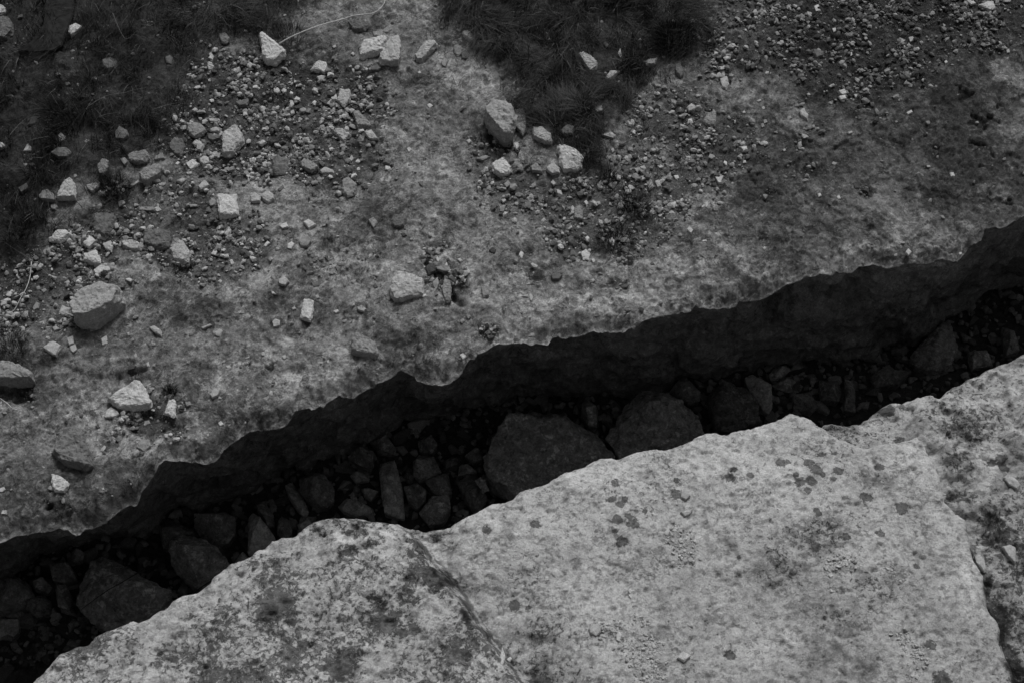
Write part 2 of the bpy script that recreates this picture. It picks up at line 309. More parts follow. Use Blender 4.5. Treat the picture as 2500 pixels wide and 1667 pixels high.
# far slab: top, rough lip and undercut wall in one skin
lipw = atz(LIP, 0.0)[:, :2]; botw = atz(BOT, FLOOR + 0.12)[:, :2]
NX = 960
xs = np.concatenate([np.linspace(-7.5, -3.3, 90)[:-1], np.linspace(-3.3, 3.3, NX), np.linspace(3.3, 7.5, 90)[1:]])
o = np.argsort(lipw[:, 0]); lipy = np.interp(xs, lipw[o, 0], lipw[o, 1]) + 0.016 * fbm(xs, xs * 0, 8, 5, 11, .68) + 0.016 * sm(.1, .2, fbm(xs, xs * 0 + 3, 5, 3, 12, .6)) + .003 * fbm(xs, xs * 0, 42, 2, 47) 
o = np.argsort(botw[:, 0]); boty = np.interp(xs, botw[o, 0], botw[o, 1])
k_ = np.ones(25) / 25; boty = np.convolve(np.pad(boty, 12, 'edge'), k_, 'valid')
tt = np.concatenate([np.linspace(0, 1, 380) ** 1.12 * 3.6, np.linspace(3.75, 7.5, 30)])
X = np.broadcast_to(xs, (len(tt), len(xs))); Y = lipy[None, :] + tt[:, None]
X = X + 0.0; Z, g_, gv_ = hfar(X, Y, True)
back = sm(3.2, 6.5, Y); Z = Z + back * 0.25
edge = sm(0.16, 0.0, tt)[:, None] * np.ones_like(X); Z = Z - edge ** 2 * (0.025 + 0.12 * np.clip(fbm(X, Y, 1.6, 3, 13, .5) + .12 + .35 * sm(-.4, -1.6, X), 0, 1)) + edge * .008 * fbm(X, Y, 12, 4, 28, .7)
alb = 0.262 * (1 + 0.50 * fbm(X, Y, 1.6, 4, 14) + 0.62 * fbm(X, Y, 6.5, 4, 15, .65))
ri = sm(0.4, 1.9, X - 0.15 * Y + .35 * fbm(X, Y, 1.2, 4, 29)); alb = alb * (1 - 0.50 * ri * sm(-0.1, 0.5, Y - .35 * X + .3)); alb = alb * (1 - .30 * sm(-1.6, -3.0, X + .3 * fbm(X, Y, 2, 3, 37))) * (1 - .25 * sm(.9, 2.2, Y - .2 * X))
w1 = .12 * fbm(X, Y, 4, 4, 40, .65); w2 = .12 * fbm(X, Y, 4, 4, 41, .65)
for c, rx, ry, m in PATCHW:
    d = np.hypot((X - c[0] + w1) / rx, (Y - c[1] + w2) / ry)
    alb = alb * (1 + (m - 1) * sm(1.15, 0.45, d))
lich = fbm(X, Y, 11, 5, 16, .72); dens = 0.10 - 0.14 * sm(-0.3, 0.5, fbm(X, Y, 1.3, 3, 17)) - 0.03 * ri
alb = alb * (1 - 0.25 * sm(dens, dens + 0.07, lich)) * (1 + .35 * fbm(X, Y, 24, 3, 26, .7))
alb = alb * (1 + 0.45 * sm(0.16, 0.24, fbm(X, Y, 14, 4, 18, .7)))             # pale lichen crusts
alb = alb * (1 + 0.2 * sm(0.12, 0.0, tt)[:, None] * sm(-.3, .3, fbm(X, Y, 2.5, 2, 19)))          # freshly broken rim
for c in CRACKS: alb = alb * (1 - 0.35 * sm(0.022, 0.004, dline(X + .014 * fbm(X, Y, 22, 2, 30), Y + .014 * fbm(X, Y, 22, 2, 31), c)) * sm(-.1, .15, fbm(X, Y, 4, 2, 34)))
for c in PITS: alb = alb * (1 - 0.6 * sm(0.022, 0.01, dline(X + .06 * fbm(X, Y, 14, 3, 33), Y + .05 * fbm(X, Y, 17, 3, 46), c)))
wx = X + .03 * fbm(X, Y, 9, 3, 35); wy = Y + .03 * fbm(X, Y, 9, 3, 36)
for P, dd, a in HOLLOW: alb = alb * (1 - a * sm(0, .03, sdf(wx, wy, P)))  # shade in the slot, hollows and beneath stones, painted into the albedo
soil = np.clip(gv_ * 1.1 + 0.5 * fbm(X, Y, 7, 3, 20), 0, 1) * sm(0.25, 0.5, gv_)
alb = alb * (1 - 0.62 * soil); alb = alb * (1 - g_) + g_ * 0.046 * (1 + .8 * fbm(X, Y, 7, 4, 39))
alb = np.clip(alb, 0.02, 0.42)
DEN = (0.125 + .30 * fbm(X, Y, 1.5, 4, 44) + .25 * fbm(X, Y, 5, 3, 45) + .05 * ri) * (1 - g_) * (1 - .6 * np.clip(gv_, 0, 1))
# wall rows
NWR = 110
s = np.linspace(0, 1, NWR)[1:, None]
lz = Z[0][None, :]; zt = FLOOR - 0.35
WZ = lz + (zt - lz) * s
prof = s ** 0.75 * 0.9 + 0.1 * sm(0, .05, s)
WY = lipy[None, :] + (boty - lipy)[None, :] * np.clip(prof * 1.12, 0, 1.25)
WX = np.broadcast_to(xs, WY.shape)
rough = fbm(WX * 1.0 + WZ * .5, WZ * 2.2, 1.6, 5, 21, .55)
ridge = 1 - np.abs(fbm(WX + 0.5 * WZ, WZ * 0.7, 3.2, 4, 22)) * 2
blk = fbm(WX + .4 * WZ, WZ * .8, 2.1, 3, 43); WY = WY + sm(0, .12, s) * (0.12 * rough - 0.05 * ridge + .05 + .05 * sm(.0, .05, blk) + .03 * sm(-.2, -.12, blk)) + sm(0, .03, s) * 0.018 * fbm(WX, WZ * 2.5, 12, 3, 23)
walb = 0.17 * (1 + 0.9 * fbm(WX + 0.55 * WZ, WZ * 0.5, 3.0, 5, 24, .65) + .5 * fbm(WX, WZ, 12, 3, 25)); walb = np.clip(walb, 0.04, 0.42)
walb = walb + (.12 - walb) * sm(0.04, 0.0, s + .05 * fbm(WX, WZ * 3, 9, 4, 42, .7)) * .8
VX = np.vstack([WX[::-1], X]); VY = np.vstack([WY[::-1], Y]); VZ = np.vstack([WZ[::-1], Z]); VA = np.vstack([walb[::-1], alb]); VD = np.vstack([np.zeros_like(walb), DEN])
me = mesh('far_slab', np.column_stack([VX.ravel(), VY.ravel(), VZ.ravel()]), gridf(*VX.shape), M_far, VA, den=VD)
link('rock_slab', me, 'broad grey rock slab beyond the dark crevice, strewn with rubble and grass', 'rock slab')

# ------------------------------------------------------------------ near rocks
RIDGE = px('H', [(120, 430), (420, 470), (560, 560), (760, 800), (900, 1000), (1080, 1250), (1320, 1568), (1700, 2300)])
def ztilt(x, y): return 0.02 + 0.17 * (-y - 1.0) - 0.015 * x
def pl(p):
    z = np.zeros(len(p))
    for _ in range(8):
        q = atz(p, z); z = ztilt(q[:, 0], q[:, 1])
    return q[:, :2]
RW = pl(RIDGE); n1 = pl(NL1); n2 = pl(NL2); ed = pl(EDGE)
POLY_MAIN = np.vstack([n1, ed, [[2.9, -5.0], [-7.5, -5.0], [-6.5, -3.2]]])
POLY_RIGHT = np.vstack([n2, [[7.5, -5.0], [0.8, -5.0], [0.9, -2.0]]])
LEFT_POLY = np.vstack([RW, [[-1, -5], [-8, -5], [-8, -1]]])
SPOT = [('H', 1335, 482, 30), ('H', 1880, 200, 34), ('H', 1915, 345, 42), ('H', 1862, 310, 20), ('H', 1945, 310, 20), ('H', 1890, 450, 30), ('H', 1975, 430, 32), ('H', 2000, 478, 30), ('H', 1880, 525, 28), ('H', 1925, 600, 36), ('H', 1190, 1010, 30), ('H', 1285, 1030, 22), ('H', 2085, 395, 22), ('H', 1000, 520, 30), ('H', 2300, 280, 45), ('H', 2300, 180, 22),
        ('I', 690, 60, 26), ('I', 735, 55, 18), ('I', 970, 10, 34), ('I', 1050, 5, 28), ('I', 880, 65, 34), ('I', 925, 118, 36), ('I', 790, 150, 26), ('I', 815, 200, 28), ('I', 890, 195, 34), ('I', 975, 150, 20), ('I', 1045, 182, 32), ('I', 870, 255, 18), ('I', 1080, 120, 34), ('I', 1360, 95, 36), ('I', 365, 112, 36), ('I', 340, 165, 26), ('I', 480, 155, 22), ('I', 1270, 300, 32), ('I', 930, 390, 26), ('I', 945, 420, 22), ('I', 1370, 550, 22), ('I', 1515, 375, 36), ('I', 2200, 30, 52), ('I', 2140, 50, 26), ('I', 2225, 80, 26), ('I', 930, 640, 36), ('I', 1135, 575, 36), ('I', 1790, 1545, 60), ('H', 1380, 1545, 60), ('H', 990, 1260, 28), ('H', 440, 1310, 26), ('H', 520, 1290, 34), ('F', 1430, 1230, 45), ('F', 1515, 1435, 34), ('I', 345, 1375, 26), ('I', 400, 700, 16), ('H', 820, 1490, 12), ('H', 500, 780, 40), ('I', 1710, 1310, 40), ('I', 1620, 770, 16)]
SP_ = [(pl(px(t, [(a, b)]))[0], r * K / 434.) for t, a, b, r in SPOT]
SCUFF = [('I', 900, 560, 250, 130, .72), ('I', 1050, 480, 200, 120, .8), ('I', 700, 800, 260, 130, .75), ('I', 1000, 1130, 260, 160, .7), ('I', 1150, 1400, 300, 130, .72), ('H', 830, 880, 130, 110, .62), ('H', 600, 520, 200, 60, .68), ('H', 740, 620, 90, 60, .62), ('H', 1450, 700, 240, 110, .85), ('H', 1300, 1250, 260, 160, .78), ('H', 1350, 1450, 260, 100, .72), ('I', 1320, 190, 150, 110, .75), ('I', 1350, 880, 160, 120, .8), ('I', 1700, 760, 160, 130, .85), ('I', 1650, 1050, 190, 160, .85), ('I', 300, 620, 130, 90, .78), ('I', 1900, 60, 130, 110, .6), ('I', 1880, 270, 110, 70, .55), ('I', 2180, 450, 110, 130, .6), ('I', 2230, 1020, 130, 140, .5), ('I', 2300, 1350, 100, 250, .3), ('I', 2120, 830, 60, 130, .6), ('I', 2060, 660, 50, 50, .4), ('F', 1280, 1260, 220, 50, .88), ('F', 1400, 1210, 120, 40, .8), ('F', 1950, 1400, 140, 100, .75),
         ('G', 1950, 1180, 160, 160, .68), ('G', 2180, 640, 110, 90, .7), ('G', 2080, 820, 80, 40, .72), ('G', 2250, 1250, 120, 130, .75), ('G', 1550, 1300, 80, 120, .72), ('G', 1290, 1190, 50, 60, .6), ('H', 60, 760, 80, 60, .6), ('H', 130, 600, 90, 40, .7), ('H', 200, 700, 60, 30, .75), ('H', 470, 1060, 130, 60, .7), ('H', 280, 1120, 60, 50, .62), ('H', 700, 960, 90, 60, .6), ('H', 600, 900, 60, 50, .65), ('H', 900, 1150, 60, 120, .7), ('H', 60, 1480, 90, 120, .72), ('H', 300, 1230, 80, 50, .65),
         ('I', 350, 100, 400, 160, 1.12), ('I', 250, 1000, 160, 110, 1.15), ('I', 500, 1300, 260, 160, 1.15), ('I', 760, 1220, 90, 130, 1.15), ('I', 1950, 900, 90, 250, 1.15), ('I', 1600, 60, 160, 130, 1.15), ('H', 1000, 600, 160, 140, 1.1), ('H', 1700, 150, 300, 100, 1.15), ('H', 40, 660, 70, 60, 1.35), ('H', 340, 620, 200, 60, 1.18), ('G', 2220, 760, 90, 60, 1.25), ('H', 640, 840, 60, 50, 1.25), ('H', 1000, 1500, 260, 80, 1.12), ('F', 1900, 1180, 400, 80, 1.12)]
SC_ = [(pl(px(t, [(a, b)]))[0], rx * K / 434., ry * K / 400., m ** (.8 if t == 'G' else 1.45)) for t, a, b, rx, ry, m in SCUFF]
NPEB = [('H', 1850, 1200, 130, 70, .7), ('H', 2050, 1330, 150, 110, .9), ('H', 2120, 1500, 110, 110, .9), ('H', 2290, 560, 70, 110, .9), ('I', 40, 640, 80, 150, 1.), ('I', 1090, 750, 100, 60, 1.), ('I', 1045, 935, 35, 30, .9), ('I', 1540, 1270, 60, 80, .9), ('I', 1600, 1370, 70, 90, 1.), ('I', 1610, 1540, 50, 60, .7), ('I', 1450, 830, 30, 130, .5), ('H', 2050, 1150, 50, 60, .6)]
NP_ = [(pl(px(t, [(a, b)]))[0], rx * K / 434., ry * K / 400., m) for t, a, b, rx, ry, m in NPEB]
def drop(s, r):
    inside = np.where(s < r, r - np.sqrt(np.maximum(r * r - np.clip(r - s, 0, r) ** 2, 0)), 0)
    return np.where(s > 0, inside, r + (-s) * 6.0 + 0.0)
def topnear(x, y):
    z = ztilt(x, y) + 0.035 * fbm(x, y, 0.9, 3, 50) + 0.016 * fbm(x, y, 3.5, 3, 51)
    sl = sdf(x, y, LEFT_POLY)
    z = z + 0.17 * sm(-0.01, 0.12, sl + .02 * fbm(x, y, 7, 3, 75)) - 0.075 * sm(-0.35, -0.05, sl) * sm(0.1, -0.02, sl)
    return z
def near_mesh(name, P, base, xr, yr, dx, r, label, poly_r=None, low=0.0):
    xs = np.arange(xr[0], xr[1], dx); ys = np.arange(yr[0], yr[1], dx)
    xs = np.concatenate([np.linspace(-7.4, xr[0], 60)[:-1] if xr[0] < -3 else [], xs, np.linspace(xr[1], 7.4, 60) if xr[1] > 3 else []])
    ys = np.concatenate([np.linspace(-4.9, yr[0], 60)[:-1], ys])
    X, Y = np.meshgrid(xs, ys)
    wx = X + 0.012 * fbm(X, Y, 9, 4, 52, .6); wy = Y + 0.020 * fbm(X, Y, 9, 4, 53, .65)
    s = sdf(wx, wy, P)
    Z = base(X, Y)
    Z = Z + 0.008 * fbm(X, Y, 9, 4, 54, .6) + 0.007 * fbm(X, Y, 26, 4, 55, .65) - 0.012 * sm(0.20, 0.32, fbm(X, Y, 8, 4, 56)) - 0.010 * sm(.26, .36, fbm(X, Y, 19, 3, 85)) + .006 * np.abs(fbm(X, Y, 14, 4, 86, .65))
    sl = sdf(X, Y, LEFT_POLY) if poly_r is None else X * 0 - 1
    lf = sm(-0.05, 0.1, sl)
    pit = fbm(X, Y, 10, 4, 57, .65)
    Z = Z - lf * 0.014 * sm(0.12, 0.28, pit)
    if poly_r is not None: Z = Z + 0.03 * fbm(X, Y, 4.5, 4, 58) - 0.022 * sm(0.03, .12, fbm(X, Y, 5.5, 3, 59))
    rr = r * (1 + 0.8 * fbm(X, Y, 2, 3, 60))
    Z = np.maximum(Z - drop(s, rr), FLOOR - 0.4)
    A = (0.43 if poly_r is None else .40) * (1 + 0.30 * fbm(X, Y, 1.7, 5, 61, .6) + 0.26 * fbm(X, Y, 8, 5, 62, .65)) * (1 - .16 * sm(.2, .9, X) * sm(-1.1, -1.6, Y))
    Dn = 0.035 + lf * (.105 + .26 * fbm(X, Y, 3.2, 3, 76)) + .16 * fbm(X, Y, 2.0, 4, 77) + (poly_r is not None) * .07
    w1 = 0.10 * fbm(X, Y, 6, 4, 63, .65); w2 = 0.10 * fbm(X, Y, 6, 4, 64, .65); mo = 0.45 + 1.4 * sm(-.15, .2, fbm(X, Y, 13, 5, 65, .7))
    for c, rx, ry, m in SC_:
        d = np.hypot((X - c[0] + w1) / rx, (Y - c[1] + w2) / ry); A = A * (1 + (m - 1) * .8 * sm(1.25, 0.4, d) * mo); Dn = Dn + np.clip((1 - m) * .22, -.08, .13) * sm(1.3, .3, d)
    A = A * (1 - lf * 0.22 * sm(0.09, 0.15, fbm(X, Y, 9, 5, 66, .72)) * sm(.5, .1, fbm(X, Y, 2.2, 2, 67)))
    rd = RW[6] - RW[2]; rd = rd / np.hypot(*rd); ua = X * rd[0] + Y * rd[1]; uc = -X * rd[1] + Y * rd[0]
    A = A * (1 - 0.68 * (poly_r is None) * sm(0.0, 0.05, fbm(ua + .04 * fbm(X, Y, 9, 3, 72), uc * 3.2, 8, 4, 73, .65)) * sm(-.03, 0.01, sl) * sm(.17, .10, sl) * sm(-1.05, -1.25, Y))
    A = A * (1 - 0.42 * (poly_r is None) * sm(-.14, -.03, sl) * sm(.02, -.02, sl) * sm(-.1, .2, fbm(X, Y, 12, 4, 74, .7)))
    A = A * (1 - 0.34 * sm(0.10, 0.20, fbm(X, Y, 22, 4, 68, .75))) * (1 - 0.30 * sm(.16, .26, fbm(X, Y * 1.3, 6.5, 5, 69, .75)))
    if poly_r is not None: A = A * (1 - 0.4 * sm(0.04, 0.18, fbm(X, Y, 4.5, 5, 58)))
    w1 = w2 = 0
    for c, q in SP_:
        q = q * (.55 + .6 * abs(math.sin(c[0] * 91 + c[1] * 57)))
        d = np.hypot(X - c[0] + w1, (Y - c[1] + w2) / 0.95) / q
        Dn = np.maximum(Dn, .33 * sm(1.9, .45, d))
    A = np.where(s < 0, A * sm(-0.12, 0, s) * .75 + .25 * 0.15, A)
    A = np.clip(A, 0.05, 0.55)
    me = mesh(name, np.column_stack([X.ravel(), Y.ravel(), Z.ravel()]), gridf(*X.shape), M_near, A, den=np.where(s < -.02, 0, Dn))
    link('rock_slab', me, label, 'rock slab')
    def hf(x, y):
        x = np.asarray(x, float); y = np.asarray(y, float); u = np.interp(x, xs, np.arange(len(xs))); v = np.interp(y, ys, np.arange(len(ys)))
        i = np.minimum(u.astype(int), len(xs) - 2); j = np.minimum(v.astype(int), len(ys) - 2); a = u - i; b = v - j
        return (Z[j, i] * (1 - a) + Z[j, i + 1] * a) * (1 - b) + (Z[j + 1, i] * (1 - a) + Z[j + 1, i + 1] * a) * b
    return hf
base_right = lambda x, y: topnear(x, y) - 0.06 - 0.13 * sm(-0.9, -1.5, y) + 0.06 * sm(1.9, 3.0, x)
hnear = near_mesh('near_slab', POLY_MAIN, topnear, (-3.05, 2.95), (-2.6, -0.1), 0.008, 0.07, 'pale lichen-spotted rock slab nearest the viewer, with a diagonal ridge')
hright = near_mesh('right_slab', POLY_RIGHT, base_right, (0.8, 3.05), (-2.6, 0.3), 0.0095, 0.08, 'rougher pale rock ledge at the right edge, beside and below the big pale slab', poly_r=1)

# ground under everything (crevice floor)
gx = np.linspace(-9, 9, 260); gy = np.linspace(-6, 9, 200); X, Y = np.meshgrid(gx, gy)
def hfloor(x, y): x = np.asarray(x, float); y = np.asarray(y, float); return FLOOR + 0.10 * fbm(x, y, 1.2, 4, 80) + 0.06 * sm(-1.5, -2.8, x)
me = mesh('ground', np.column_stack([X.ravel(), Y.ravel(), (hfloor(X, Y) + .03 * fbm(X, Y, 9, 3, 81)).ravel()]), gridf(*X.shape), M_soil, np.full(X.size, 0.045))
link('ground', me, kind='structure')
g = np.linspace(-60, 60, 30); X, Y = np.meshgrid(g, g)
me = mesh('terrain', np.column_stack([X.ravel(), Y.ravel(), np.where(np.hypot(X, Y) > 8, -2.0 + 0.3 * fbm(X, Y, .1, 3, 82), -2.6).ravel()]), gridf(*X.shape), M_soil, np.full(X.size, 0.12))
link('terrain', me, kind='structure')

# ------------------------------------------------------------------ stones
TONE = dict(w=0.47, p=0.36, m=0.23, d=0.13, k=0.07)
def rock_from_outline(W, zb, h, seed, tilt=(0, 0), nt=54, nr=17, box=0.34, nfac=5, rough=1.0):
    """closed stone: follows its own plan outline, has a broken flat top, steep sides and facets"""
    r = np.random.RandomState(seed)
    c = W.mean(0); ar = 0; cx = cy = 0
    for i in range(len(W)):
        a, b = W[i], W[(i + 1) % len(W)]; q = a[0] * b[1] - b[0] * a[1]; ar += q; cx += (a[0] + b[0]) * q; cy += (a[1] + b[1]) * q
    if abs(ar) > 1e-9: c = np.array([cx, cy]) / (3 * ar)
    th = np.linspace(0, 2 * np.pi, nt, endpoint=False); R = np.zeros(nt)
    for i, t in enumerate(th):
        d = np.array([math.cos(t), math.sin(t)]); best = 0
        for j in range(len(W)):
            a = W[j] - c; e = W[(j + 1) % len(W)] - W[j]; den = d[0] * e[1] - d[1] * e[0]
            if abs(den) < 1e-12: continue
            u = (a[0] * e[1] - a[1] * e[0]) / den; v = (a[0] * d[1] - a[1] * d[0]) / den
            if -1e-6 <= v <= 1 + 1e-6 and u > best: best = u
        R[i] = best if best > 0 else np.hypot(*(W - c).T).mean() * .6
    ph = np.linspace(-math.pi / 2, math.pi / 2, nr)[1:-1]
    cz = np.cos(ph) ** box; sz = np.sign(ph) * np.abs(np.sin(ph)) ** 0.8
    P = np.zeros((nr - 2, nt, 3))
    P[..., 0] = cz[:, None] * (R * np.cos(th))[None]; P[..., 1] = cz[:, None] * (R * np.sin(th))[None]; P[..., 2] = sz[:, None] * h * 0.5
    P = np.vstack([P.reshape(-1, 3), [[0, 0, -h / 2]], [[0, 0, h / 2]]])
    size = R.mean()
    # cleaved facets
    for k in range(nfac):
        if k == 0: n = np.array([tilt[0] + r.uniform(-.12, .12), tilt[1] + r.uniform(-.12, .12), 1.0]); f = 0.72
        else:
            a = r.uniform(0, 2 * np.pi); el = r.uniform(0.5, 1.5); n = np.array([math.cos(a), math.sin(a), el]); f = r.uniform(0.80, 0.95)
        n /= np.linalg.norm(n); q = P @ n; d = q.max() * f; ex = np.maximum(q - d, 0); P = P - ex[:, None] * n * 0.93
    nn = P / (np.linalg.norm(P, axis=1)[:, None] + 1e-9)
    off = r.rand(3) * 50
    P = P + nn * ((p3(P / size * 1.6 + off) * 0.07 + p3(P / size * 4.5 + off) * 0.035 + p3(P / size * 11 + off) * 0.012) * size * rough)[:, None] * np.array([1, 1, .8])
    nb = nr - 2; f = gridf(nb, nt, True); tri = []
    a = np.arange(nt); b = (a + 1) % nt
    f3 = np.vstack([np.column_stack([f[:, 0], f[:, 1], f[:, 2]]), np.column_stack([f[:, 0], f[:, 2], f[:, 3]]),
                    np.column_stack([b, a, np.full(nt, nb * nt)]), np.column_stack([(nb - 1) * nt + a, (nb - 1) * nt + b, np.full(nt, nb * nt + 1)])])
    return P, f3, np.array([c[0], c[1], zb + h * 0.5])
def hull_rock(W, zb, h, seed, tilt=(0, 0), rough=1.0, big=False, shard=False, **kw):
    r = np.random.RandomState(seed); c = W.mean(0); Q = W - c; size = np.hypot(*Q.T).mean(); pts = []
    for i in range(len(Q)):
        p = Q[i]; 
        pts.append((p[0], p[1], h * r.uniform(-.15, .15))); pts.append((p[0] * .9, p[1] * .9, -h * .5))
        k = r.uniform(.72, .98); pts.append((p[0] * k, p[1] * k, h * r.uniform(.36, .5)))
    if shard:
        pts = [q_ for q_ in pts if not q_[2] > h * .2]
        for i in range(4): a = r.uniform(0, 6.28); q = r.uniform(.15, .75) * size; pts.append((q * math.cos(a), q * math.sin(a), h * r.uniform(.2, .55)))
    for i in range(0 if shard else 3): a = r.uniform(0, 6.28); q = r.uniform(0, .5) * size; pts.append((q * math.cos(a), q * math.sin(a), h * r.uniform(.44, .58)))
    P = np.array(pts); P[:, 2] -= (P[:, 0] * tilt[0] + P[:, 1] * tilt[1]) * (P[:, 2] > 0) * .6
    bm = bmesh.new(); vs = [bm.verts.new(p) for p in P]; bm.verts.ensure_lookup_table()
    g = bmesh.ops.convex_hull(bm, input=bm.verts); bmesh.ops.delete(bm, geom=[v for v in bm.verts if not v.link_faces], context='VERTS')
    bmesh.ops.dissolve_limit(bm, angle_limit=.12, verts=bm.verts[:], edges=bm.edges[:])
    bmesh.ops.bevel(bm, geom=bm.edges[:], offset=size * (.022 if not big else .018), segments=1, affect='EDGES', clamp_overlap=True)
    bmesh.ops.triangulate(bm, faces=bm.faces[:])
    for lv in range(5 if big else (4 if size > .05 else 2)):
        lim = size * (.10 if big else .13); es = [e for e in bm.edges if e.calc_length() > lim]
        if not es: break
        bmesh.ops.subdivide_edges(bm, edges=es, cuts=1); bmesh.ops.triangulate(bm, faces=bm.faces[:])
    bmesh.ops.recalc_face_normals(bm, faces=bm.faces[:]); bm.verts.index_update()
    P = np.array([v.co for v in bm.verts]); nn = np.array([v.normal for v in bm.verts]); f = np.array([[v.index for v in fc.verts] for fc in bm.faces]); bm.free()
    off = r.rand(3) * 50; u = P / size
    P = P + nn * ((p3(u * 1.8 + off) * .05 + p3(u * 5 + off) * .045 + p3(u * 12 + off) * .028) * size * rough)[:, None]
    return P, f, np.array([c[0], c[1], zb + h * .5])
def poly_area(W): return abs(0.5 * sum(W[i][0] * W[(i + 1) % len(W)][1] - W[(i + 1) % len(W)][0] * W[i][1] for i in range(len(W))))
REG = []      # (centre, phrase)
STONES = []   # for gravel avoidance
USED = {}
def hull2(W):
    o = sorted(range(len(W)), key=lambda i: (W[i][0], W[i][1]))
    def half(o):
        h = []
        for i in o:
            while len(h) > 1 and (W[h[-1]][0] - W[h[-2]][0]) * (W[i][1] - W[h[-2]][1]) - (W[h[-1]][1] - W[h[-2]][1]) * (W[i][0] - W[h[-2]][0]) <= 0: h.pop()
            h.append(i)
        return h
    a = half(o); b = half(o[::-1]); return a[:-1] + b[:-1]
def stone(tile, pts, tone, h=None, label=None, ref=None, hf=hfar, tilt=(0, 0), seed=None, sink=0.24, name='stone', cat='stone', mat=None, group='stones scattered over the rock', box=0.34, lift=None, **kw):
    p = px(tile, pts); seed = seed or int(p.sum() * 7) % 99991
    W = onto(p, hf, 0)[:, :2]; size = math.sqrt(abs(np.ptp(W[:, 0]) * np.ptp(W[:, 1])))
    if h is None: h = 0.40 * size
    q = onto(p, hf, h * 0.40); W = q[:, :2]; zb = float(np.median(q[:, 2])) - sink * h
    sub = 54 if size > 0.12 else 34
    conc = poly_area(W) / (poly_area(np.array([W[i] for i in hull2(W)])) + 1e-9)
    if conc > .80 or kw.get('shard'): P, f, c = hull_rock(W, zb, h, seed, tilt, rough=kw.get('rough', 1.0) * (2.0 if size > .3 else 1), big=size > .25, shard=kw.get('shard', False))
    else: P, f, c = rock_from_outline(W, zb, h, seed, tilt, nt=sub, nr=17 if size > .12 else 12, box=box, **kw)
    me = mesh(name, P, f, mat or M_stone, smooth=True, sharp=19)
    o = link(name, me, label, cat, group, loc=tuple(c))
    t = TONE[tone] if isinstance(tone, str) else tone
    o.color = (t, t, t, 1)
    STONES.append((c[0], c[1], size * 0.5)); pc = p.mean(0)
    if ref: REG.append((pc, ref))
    if label: USED[label] = 1
    else: PEND.append((o, pc, size, t, pts))
    return o
PEND = []
exec_big = True
